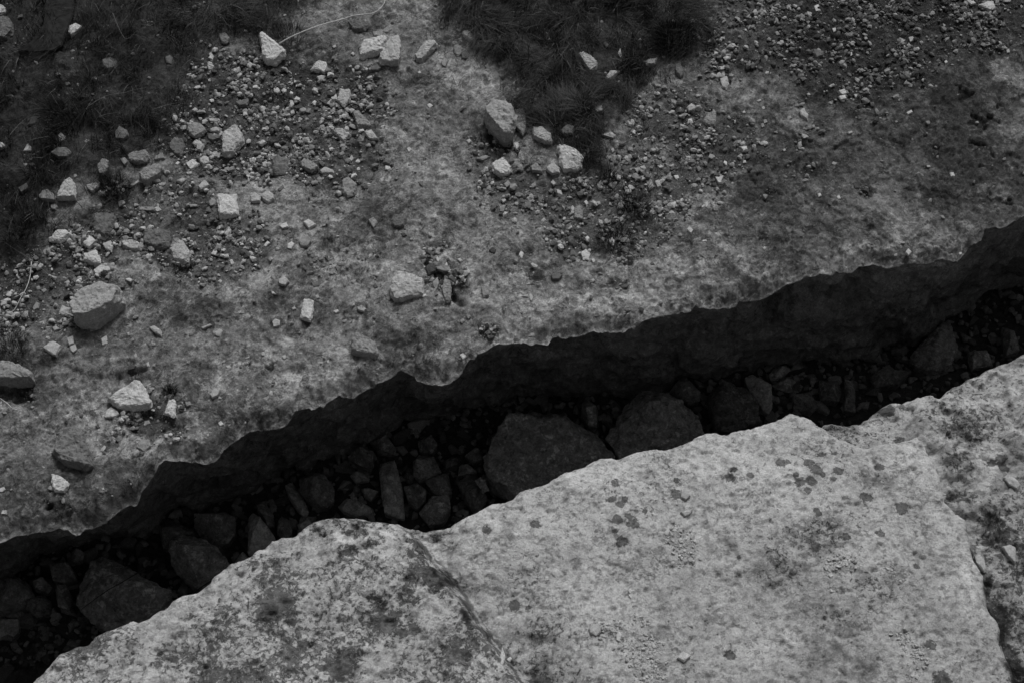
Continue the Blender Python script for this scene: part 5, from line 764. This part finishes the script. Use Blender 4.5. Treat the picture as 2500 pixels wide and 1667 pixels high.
# loose smaller rubble filling the crevice floor: shared stone shapes
proto = []
for k in range(10):
    r = np.random.RandomState(500 + k); n = r.randint(4, 6); a = np.sort(r.uniform(0, 1.4, n) + np.arange(n) * 2 * np.pi / n)
    W = np.column_stack([np.cos(a), np.sin(a)]) * r.uniform(.75, 1.1, n)[:, None] * np.array([1, r.uniform(.45, .9)])
    P, f, c = hull_rock(W, 0, r.uniform(.8, 1.2), 900 + k, rough=.6, shard=True); proto.append(mesh('rubble_stone', P, f, M_crev, sharp=19))
KREF = ['huge slanting slab-like boulder', 'big domed boulder', 'tooth-like wedge', 'small paler cube', 'five-sided dark rock', 'long upright grey rock', 'mottled rock', 'pale flat-topped chip', 'largest mottled boulder', 'second largest mottled boulder', 'teardrop-shaped grey rock', 'long grey splinter', 'sausage-shaped stone', 'shield-shaped rock', 'long narrow stone', 'split square rock']
RK = []
for kr in KREF:
    for tile, pts, t, h, lab in KR:
        if kr in lab.split(',')[0][:len(kr) + 14] and lab.split()[0] not in ('dark',): RK.append((px(tile, pts).mean(0), kr)); break
r = np.random.RandomState(21); cnt = 0; placed = []
lip_at = lambda x: np.interp(x, xs, lipy)
n1s = np.vstack([n1, n2]); oo = np.argsort(n1s[:, 0])
while cnt < 290:
    pxx, t = r.uniform(0, 2500), r.uniform(0, 1)
    by = np.interp(pxx, BOT[:, 0], BOT[:, 1]); ny = np.interp(pxx, np.r_[NL1[:, 0], NL2[:, 0]], np.r_[NL1[:, 1], NL2[:, 1]])
    ny = min(ny, 1667)
    p = np.array([[pxx, by - 15 + (ny - by + 30) * t]]); w_ = onto(p, hfloor)[0]
    s_ = r.uniform(0.045, 0.10) if cnt < 160 else r.uniform(.03, .06)
    if any(math.hypot(w_[0] - q[0], w_[1] - q[1]) < (s_ + q[2]) * .55 for q in placed) : 
        if r.rand() > .05: continue
    placed.append((w_[0], w_[1], s_))
    lab = 'dark loose stone lying among the bigger rocks of the crevice floor'
    for rp, ref in sorted(RK, key=lambda q: np.hypot(*(q[0] - p[0])))[:9]:
        d = p[0] - rp; an = math.degrees(math.atan2(-d[1], d[0])) % 360; dd = np.hypot(*d)
        l2 = f"{'tiny' if s_ < .045 else ('small' if s_ < .08 else 'middling')} dark crevice stone {'just ' if dd < 90 else ('' if dd < 180 else 'well ')}{['right of', 'upper right of', 'above', 'upper left of', 'left of', 'lower left of', 'below', 'lower right of'][int((an + 22.5) // 45) % 8]} the {ref}"
        if l2 not in USED: USED[l2] = 1; lab = l2; break
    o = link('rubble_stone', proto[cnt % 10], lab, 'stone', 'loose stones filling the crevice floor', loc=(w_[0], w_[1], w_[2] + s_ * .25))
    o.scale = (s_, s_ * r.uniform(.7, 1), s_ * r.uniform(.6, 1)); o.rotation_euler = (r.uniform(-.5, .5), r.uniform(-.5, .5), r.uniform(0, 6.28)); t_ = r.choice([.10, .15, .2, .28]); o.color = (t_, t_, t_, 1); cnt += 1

# ------------------------------------------------------------------ gravel (stuff): thousands of small angular chips, real geometry
ico_v = []; ph = (1 + 5 ** .5) / 2
for a in (-1, 1):
    for b in (-ph, ph): ico_v += [(0, a, b), (a, b, 0), (b, 0, a)]
ico_v = np.array(ico_v, float); ico_v /= np.linalg.norm(ico_v[0])
from itertools import combinations
D = np.linalg.norm(ico_v[:, None] - ico_v[None], axis=2); ed_l = D[D > .1].min() * 1.01
ico_f = []
for a, b, c in combinations(range(12), 3):
    if D[a, b] < ed_l and D[b, c] < ed_l and D[a, c] < ed_l:
        n = np.cross(ico_v[b] - ico_v[a], ico_v[c] - ico_v[a]); ico_f.append((a, b, c) if n @ ico_v[a] > 0 else (a, c, b))
ico_f = np.array(ico_f)
def chips(name, XYZ, S, A, seed, **tags):
    r = np.random.RandomState(seed); n = len(XYZ)
    tv = np.stack([np.clip(ico_v * (1 + r.uniform(-.5, .3, (12, 1))), -0.78, .78) for _ in range(24)])
    v = tv[r.randint(0, 24, n)]
    v = v * np.stack([r.uniform(.75, 1.25, n), r.uniform(.55, 1., n), r.uniform(.35, .75, n)], 1)[:, None, :]
    a, b, c = r.uniform(0, 6.283, n), r.normal(0, .35, n), r.normal(0, .35, n)
    ca, sa, cb, sb, cc_, sc = np.cos(a), np.sin(a), np.cos(b), np.sin(b), np.cos(c), np.sin(c)
    x, y, z = v[..., 0], v[..., 1], v[..., 2]
    y, z = y * cb[:, None] - z * sb[:, None], y * sb[:, None] + z * cb[:, None]
    x, z = x * cc_[:, None] + z * sc[:, None], -x * sc[:, None] + z * cc_[:, None]
    x, y = x * ca[:, None] - y * sa[:, None], x * sa[:, None] + y * ca[:, None]
    V = np.stack([x, y, z], -1) * S[:, None, None] + XYZ[:, None, :]
    F = ico_f[None] + (np.arange(n) * 12)[:, None, None]
    me = mesh(name, V.reshape(-1, 3), F.reshape(-1, 3), M_gravel, np.repeat(A, 12), smooth=False)
    return link(name, me, **tags)
r = np.random.RandomState(33)
def scatter(n, dens_fn, box, hf, smin, smax, pw):
    out = []
    tot = 0
    while tot < n:
        x = r.uniform(box[0], box[1], 60000); y = r.uniform(box[2], box[3], 60000)
        d = dens_fn(x, y); k = r.rand(60000) < d; x, y = x[k], y[k]; out.append(np.column_stack([x, y])); tot += len(x)
    P = np.vstack(out)[:n]; S = smin * (smax / smin) ** (r.rand(n) ** pw)
    return P, S
def dfar(x, y):
    g, gv = zones(x, y); ok = y > np.interp(x, xs, lipy) + 0.02
    cl = sm(-0.10, 0.28, fbm(x, y, 5, 4, 90, .65)) * .9 + .1
    return ok * np.clip(gv * cl * (1 - g * .85) + 0.007 + 0.16 * sm(.12, .34, fbm(x, y, 5, 5, 91, .7)) * (1 - .6 * sm(.8, 2.2, x)), 0, 1)
P, S = scatter(50000, dfar, (-3.9, 3.9, -2.2, 3.4), hfar, 0.003, 0.032, 3.3)
zz, _, _ = hfar(P[:, 0], P[:, 1], True); A = (0.07 + 0.42 * r.rand(len(P)) ** 1.7) * (1 - .35 * sm(.6, 2.2, P[:, 0]))
_bare = 1 - sm(.1, .4, zones(P[:, 0], P[:, 1])[1]); A = A * (1 - _bare) + _bare * (.13 + .16 * r.rand(len(P))); S = S * (1 - .25 * _bare); zz = zz - _bare * S * .25
chips('gravel', np.column_stack([P, zz + S * .25]), S, A, 5, label='pale and dark gravel and small stone chips scattered over the far slab', cat='gravel', kind='stuff')
def dnear(x, y):
    d = np.zeros(x.shape)
    for c, rx, ry, m in NP_: d = np.maximum(d, m * sm(1.3, .2, np.hypot((x - c[0] + .05 * fbm(x, y, 9, 2, 92)) / rx, (y - c[1]) / ry)))
    return d
P, S = scatter(1900, dnear, (-1, 2.6, -2.4, -0.8), hnear, 0.0028, 0.014, 2.6)
A = 0.30 + 0.16 * r.rand(len(P))
chips('pebbles', np.column_stack([P, hnear(P[:, 0], P[:, 1]) + S * .3]), S, A, 6, label='loose pale pebbles gathered in hollows of the near slab', cat='pebbles', kind='stuff')
P = np.column_stack([r.uniform(-3.2, 3.6, 9000), r.uniform(-1.8, 1.8, 9000)]); S = .012 * 3.6 ** r.rand(9000)
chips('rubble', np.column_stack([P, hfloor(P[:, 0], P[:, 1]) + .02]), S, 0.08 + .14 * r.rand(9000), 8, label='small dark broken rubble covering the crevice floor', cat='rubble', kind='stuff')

# ------------------------------------------------------------------ grass
def blades(name, XYZ, Lh, lean, width, A, seed, **tags):
    r = np.random.RandomState(seed); n = len(XYZ); a = r.uniform(0, 6.283, n); wd = width * r.uniform(.7, 1.3, n)
    lx, ly = lean[:, 0], lean[:, 1]
    t = np.array([0, .4, .75, 1.0]); prof = np.array([1, .8, .5, 0.1])
    cx = XYZ[:, 0:1] + lx[:, None] * (t ** 1.8)[None] * Lh[:, None]; cy = XYZ[:, 1:2] + ly[:, None] * (t ** 1.8)[None] * Lh[:, None]
    cz = XYZ[:, 2:3] + (t - 0.35 * np.hypot(lx, ly)[:, None] * t ** 2) * Lh[:, None]
    dx = np.cos(a)[:, None] * prof[None] * wd[:, None]; dy = np.sin(a)[:, None] * prof[None] * wd[:, None]
    V = np.stack([np.stack([cx - dx, cy - dy, cz], -1), np.stack([cx + dx, cy + dy, cz], -1)], 2).reshape(n, 8, 3)
    q = np.array([(0, 1, 3, 2), (2, 3, 5, 4), (4, 5, 7, 6)]); F = q[None] + (np.arange(n) * 8)[:, None, None]
    me = mesh(name, V.reshape(-1, 3), F.reshape(-1, 4), M_grass, np.repeat(A, 8), smooth=False)
    return link(name, me, **tags)
def gdens(which):
    P0 = GRASS[which]
    def f(x, y):
        wx = x + 0.22 * fbm(x, y, 4, 5, 3, .7); wy = y + 0.22 * fbm(x, y, 4, 5, 4, .7)
        s = sdf(wx, wy, P0); d = np.maximum(sm(-0.06, 0.10, s), .5 * sm(-.32, .0, s) * sm(.05, .25, fbm(x, y, 6, 4, 87, .65)))
        for cx, cy, rr in STONES: d = d * (1 - .93 * (np.hypot(x - cx, y - cy) < rr * .92))
        return d * (0.04 + .96 * sm(-.2, .26, fbm(x, y, 5, 4, 95)))
    return f
for wi, (n, box, lab) in enumerate([(44000, (-4.1, -1.1, .3, 3.4), 'dark matted grass covering the top left of the slab'), (36000, (-.6, 1.7, .7, 3.4), 'dark grass filling the hollow at the top middle')]):
    P, S = scatter(n, gdens(wi), box, hfar, 1, 2, 1); zz = hfar(P[:, 0], P[:, 1])
    cl = fbm(P[:, 0], P[:, 1], 7, 3, 96)
    ln = np.column_stack([fbm(P[:, 0], P[:, 1], 3, 3, 97), fbm(P[:, 0], P[:, 1], 3, 3, 98)]) * 3.0 + r.normal(0, .55, (n, 2)); ln[:, 1] -= .15
    A = np.clip(0.034 * (1 + 1.0 * fbm(P[:, 0], P[:, 1], 4, 3, 99)) * r.uniform(.5, 1.6, n), .012, .2); A = A * (1 + .5 * sm(-.1, .3, fbm(P[:, 0], P[:, 1], 2.5, 3, 83))) * (1 - .5 * sm(-1.9, -3.0, P[:, 0])); A[r.rand(n) < .035] = .16
    blades('grass', np.column_stack([P, zz - .005]), (0.075 + .07 * cl) * r.uniform(.5, 1.6, n), ln, .0017, A, wi, label=lab, cat='grass', kind='stuff')
TUFT = [(1645, 100, .12, 1500, .11, .02, 'dense dark bush-like grass tuft at the right end of the middle grass'), (1548, 515, .09, 600, .10, .03, 'small grass tuft standing in the middle gravel'), (1500, 590, .10, 700, .07, .03, 'second thin grass tuft holding a small bright stone'), (415, 955, .035, 420, .035, .014, 'black moss tuft above the narrow bright stone'), (330, 925, .04, 300, .02, .018, 'flat dark moss patch behind the large bright triangle'), (700, 90, .11, 500, .07, .04, 'loose grass tuft beside the large pale wedge'), (1480, 440, .06, 300, .08, .03, 'grass tuft at the lower tip of the middle grass'), (655, 245, .03, 150, .05, .04, 'tiny grass tuft in the upper left gravel'), (280, 465, .09, 650, .10, .03, 'tall dark grass tuft right of the tall triangular stone'), (15, 850, .12, 900, .05, .02, 'dark low plant at the left edge above the overhanging ledge stone'), (2300, 25, .05, 250, .04, .02, 'small dark tuft near the top right edge'), (1835, 165, .035, 130, .03, .015, 'tiny dark rosette on gravel right of the bush-like tuft'), (130, 270, .07, 300, .10, .06, 'spiky star-shaped grass tuft in the top left grass'), (640, 60, .08, 300, .09, .06, 'spiky grass tuft at the top left of the large pale wedge'),
        (60, 545, .12, 700, .08, .035, 'shaggy grass tuft left of the leftmost bright stone'), (1420, 380, .09, 500, .10, .028, 'leaning grass tuft just above the large bright white stone'), (1180, 350, .06, 260, .03, .025, 'low grass at the foot of the biggest boulder')]
for i, (a, b, rad, n, Lh, al, lab) in enumerate(TUFT):
    c = onto(np.array([[a, b]], float), hfar)[0]; th = r.uniform(0, 6.283, n); q = rad * np.sqrt(r.rand(n)); X_ = q * np.cos(th); Y_ = q * np.sin(th)
    zz = hfar(c[0] + X_, c[1] + Y_) - c[2]
    blades('grass_tuft', np.column_stack([X_, Y_, zz - .004]), Lh * r.uniform(.5, 1.3, n), np.column_stack([X_, Y_]) / rad * .7 + r.normal(0, .25, (n, 2)), .0012, np.clip(al * r.uniform(.5, 1.7, n), .01, .2), 50 + i, label=lab, cat='grass tuft', group='grass tufts on the far slab').location = tuple(c)

# ------------------------------------------------------------------ stems, roots, board, litter
def tube(name, P, rad, m, label, cat, n=6, **k):
    P = np.array(P, float); # resample by Catmull-Rom
    Q = []
    E = np.vstack([2 * P[0] - P[1], P, 2 * P[-1] - P[-2]])
    for i in range(len(P) - 1):
        for t in np.linspace(0, 1, 8, endpoint=False):
            a, b, c, d = E[i:i + 4]; Q.append(.5 * ((2 * b) + (-a + c) * t + (2 * a - 5 * b + 4 * c - d) * t * t + (-a + 3 * b - 3 * c + d) * t ** 3))
    Q.append(P[-1]); Q = np.array(Q); Tn = np.gradient(Q, axis=0); Tn /= np.linalg.norm(Tn, axis=1)[:, None]
    U = np.cross(Tn, [0, 0, 1.0]); U /= np.linalg.norm(U, axis=1)[:, None] + 1e-9; W_ = np.cross(Tn, U)
    th = np.linspace(0, 2 * np.pi, n, endpoint=False); R = rad * np.linspace(1.1, .55, len(Q)) * (1 + .15 * np.sin(np.arange(len(Q)) * 1.7))
    V = Q[:, None] + R[:, None, None] * (np.cos(th)[None, :, None] * U[:, None] + np.sin(th)[None, :, None] * W_[:, None])
    o0 = Q[0].copy(); me = mesh(name, (V - o0).reshape(-1, 3), gridf(len(Q), n, True), m)
    return link(name, me, label, cat, loc=tuple(o0), **k)
def lift(tile, pts, hf, z): 
    p = px(tile, pts); z = np.broadcast_to(z, len(p)); q = onto(p, hf, 0); 
    for _ in range(4): q2 = atz(p, hf(q[:, 0], q[:, 1]) + z); q = np.column_stack([q2[:, :2], q2[:, 2]])
    return q
st = lift('A', [(1910, 300), (1975, 262), (2080, 215), (2190, 175), (2352, 130), (2424, 108), (2552, 90), (2614, 42), (2634, 0), (2650, -60)], hfar, [.05, .06, .06, .05, .04, .03, .02, .02, .015, .01])
tube('dry_stem', st, .0042, M_stem, 'long curved pale dry stem running from the large pale wedge to the top edge', 'stem')
tube('dry_stem', lift('D', [(215, 250), (205, 350), (180, 430), (140, 500), (100, 575), (60, 605), (0, 615), (-80, 610)], hfar, .02), .0022, M_stem, 'bowed pale dry stem at the left edge above the overhanging ledge stone', 'stem')
tube('dry_stem', lift('D', [(20, 110), (100, 165), (210, 235), (300, 310), (380, 380), (440, 410)], hfar, .018), .0014, M_dull, 'thin straight dry stem crossing the bowed one at the left', 'stem')
tube('dry_stem', lift('A', [(600, 730), (680, 680), (750, 650), (850, 635), (920, 615), (1000, 600)], hfar, .08), .0012, M_dull, 'thin dry stalk lying over the top left grass', 'stem')
tube('dry_stem', lift('A', [(770, 90), (830, 230), (870, 265), (940, 210)], hfar, .09), .0010, M_dull, 'kinked fine stalk in the top left grass', 'stem')
tube('dry_stem', lift('D', [(0, 1180), (50, 1215), (90, 1250), (150, 1265)], hfar, .02), .0018, M_stem, 'short dry stem below the overhanging ledge stone', 'stem')
tube('root', lift('G', [(1650, 790), (1560, 815), (1480, 850), (1400, 895), (1340, 940), (1280, 1000), (1200, 1060)], hfloor, [.55, .5, .45, .42, .38, .3, .2]), .006, M_root, 'dark bent root over the foot of the big domed boulder', 'root')
tube('root', lift('G', [(1020, 765), (930, 820), (830, 880), (740, 930), (640, 1000), (560, 1060)], hfloor, [.3, .4, .42, .42, .4, .3]), .004, M_root, 'thin dark root crossing the huge slanting boulder', 'root')
tube('root', lift('G', [(1200, 620), (1330, 440), (1450, 350), (1600, 300), (1800, 285)], hfloor, .15), .003, M_root, 'thin root under the overhang above the wide dark rock', 'root')
tube('dry_stem', lift('G', [(0, 1390), (60, 1300), (200, 1200), (330, 1160), (470, 1100), (560, 1050)], hfloor, .15), .002, M_root, 'fine stem among weeds in the lower left crevice', 'stem')
tube('dry_stem', lift('G', [(340, 1120), (365, 950), (420, 850)], hfloor, .2), .0016, M_root, 'upright fine stem in the lower left crevice', 'stem')
# half-buried board in the top left grass
bw_ = lift('P', [(118, -60), (188, -60), (176, 40), (150, 112), (128, 124), (85, 128), (42, 124), (70, 108), (105, 60)], hfar, .045)
n = len(bw_); c0 = bw_.mean(0); top = bw_ - c0; bot = top - [0, 0, .045]
bm = bmesh.new(); vt = [bm.verts.new(v) for v in top]; vb = [bm.verts.new(v) for v in bot]
bm.faces.new(vt); bm.faces.new(vb[::-1])
for i in range(n): bm.faces.new((vt[i], vb[i], vb[(i + 1) % n], vt[(i + 1) % n]))
bmesh.ops.recalc_face_normals(bm, faces=bm.faces); bmesh.ops.bevel(bm, geom=bm.edges[:], offset=.006, segments=2, affect='EDGES')
me = bpy.data.meshes.new('board'); bm.to_mesh(me); bm.free(); me.materials.append(M_plank)
link('board', me, 'dark flat board half buried in the grass at the top left', 'board', loc=tuple(c0))
# crumpled clear plastic scraps
def scrap(tile, a, b, size, label, seed):
    c = lift(tile, [(a, b)], hfloor, .22)[0]; rr = np.random.RandomState(seed); n = 13
    u, v = np.meshgrid(np.linspace(-1, 1, n), np.linspace(-1, 1, n)); P = np.column_stack([u.ravel() * .5, v.ravel(), 0 * u.ravel()])
    P[:, 2] = .8 * p3(P * 1.7 + seed) + .35 * p3(P * 4 + seed); P[:, 0] += .3 * p3(P * 2 + 9 + seed)
    th = .5; P = P * size; q = P.copy(); q[:, 0] = P[:, 0] * math.cos(th) - P[:, 1] * math.sin(th); q[:, 1] = P[:, 0] * math.sin(th) + P[:, 1] * math.cos(th)
    V = np.vstack([q, q - [0, 0, .0012]]); f = gridf(n, n); F = np.vstack([f, f[:, ::-1] + n * n])
    per = list(range(n)) + [i * n + n - 1 for i in range(1, n)] + [n * n - 1 - i for i in range(1, n)] + [(n - 1 - i) * n for i in range(1, n - 1)]
    side = [(per[(i + 1) % len(per)], per[i], per[i] + n * n, per[(i + 1) % len(per)] + n * n) for i in range(len(per))]
    me = mesh('scrap', V, np.vstack([F, side]), M_plastic, smooth=False); link('litter_scrap', me, label, 'litter', loc=tuple(c))
scrap('Y', 1470, 800, .05, 'crumpled shiny plastic scrap left of the largest crevice boulder', 3)
scrap('Y', 100, 930, .032, 'small shiny curved scrap at the near rim left of the long upright grey rock', 8)
# weeds with leaves in the lower left of the crevice
leafv = np.array([(0, 0, 0), (.35, .4, .06), (0, 1, .02), (-.35, .4, .06), (0, .5, -.02)]); leaff = np.array([(0, 1, 4), (1, 2, 4), (2, 3, 4), (3, 0, 4)])
r = np.random.RandomState(77)
for i, (a, b, lab) in enumerate([(600, 1190, 'small leafy weed at the foot of the huge slanting boulder'), (300, 1330, 'leafy weed in the bottom left corner of the crevice'), (180, 1450, 'low spreading weed at the very bottom left'), (760, 1250, 'leafy sprig between the huge slanting boulder and the pale rim')]):
    c = lift('G', [(a, b)], hfloor, .05)[0]; V = []; F = []
    for k in range(16):
        th = r.uniform(0, 6.28); s_ = r.uniform(.02, .035); q = r.uniform(0, .11); M = np.array([[math.cos(th), -math.sin(th), 0], [math.sin(th), math.cos(th), 0], [0, 0, 1]])
        V.append((leafv * s_) @ M.T + [q * math.cos(th * 3), q * math.sin(th * 3), r.uniform(.05, .12)]); F.append(leaff + 5 * k)
    root = link('weed', None, lab, 'plant', 'weeds in the crevice', loc=tuple(c)); root.empty_display_size = .05
    link('leaves', mesh('leaves', np.vstack(V), np.vstack(F), M_leaf, smooth=False), kind='stuff', parent=root)
    for k in range(4):
        th = r.uniform(0, 6.28); o = tube('stem', [(0, 0, -.05), (.03 * math.cos(th), .03 * math.sin(th), .03), (.09 * math.cos(th), .09 * math.sin(th), .09)], .0015, M_root, None, None, parent=root)
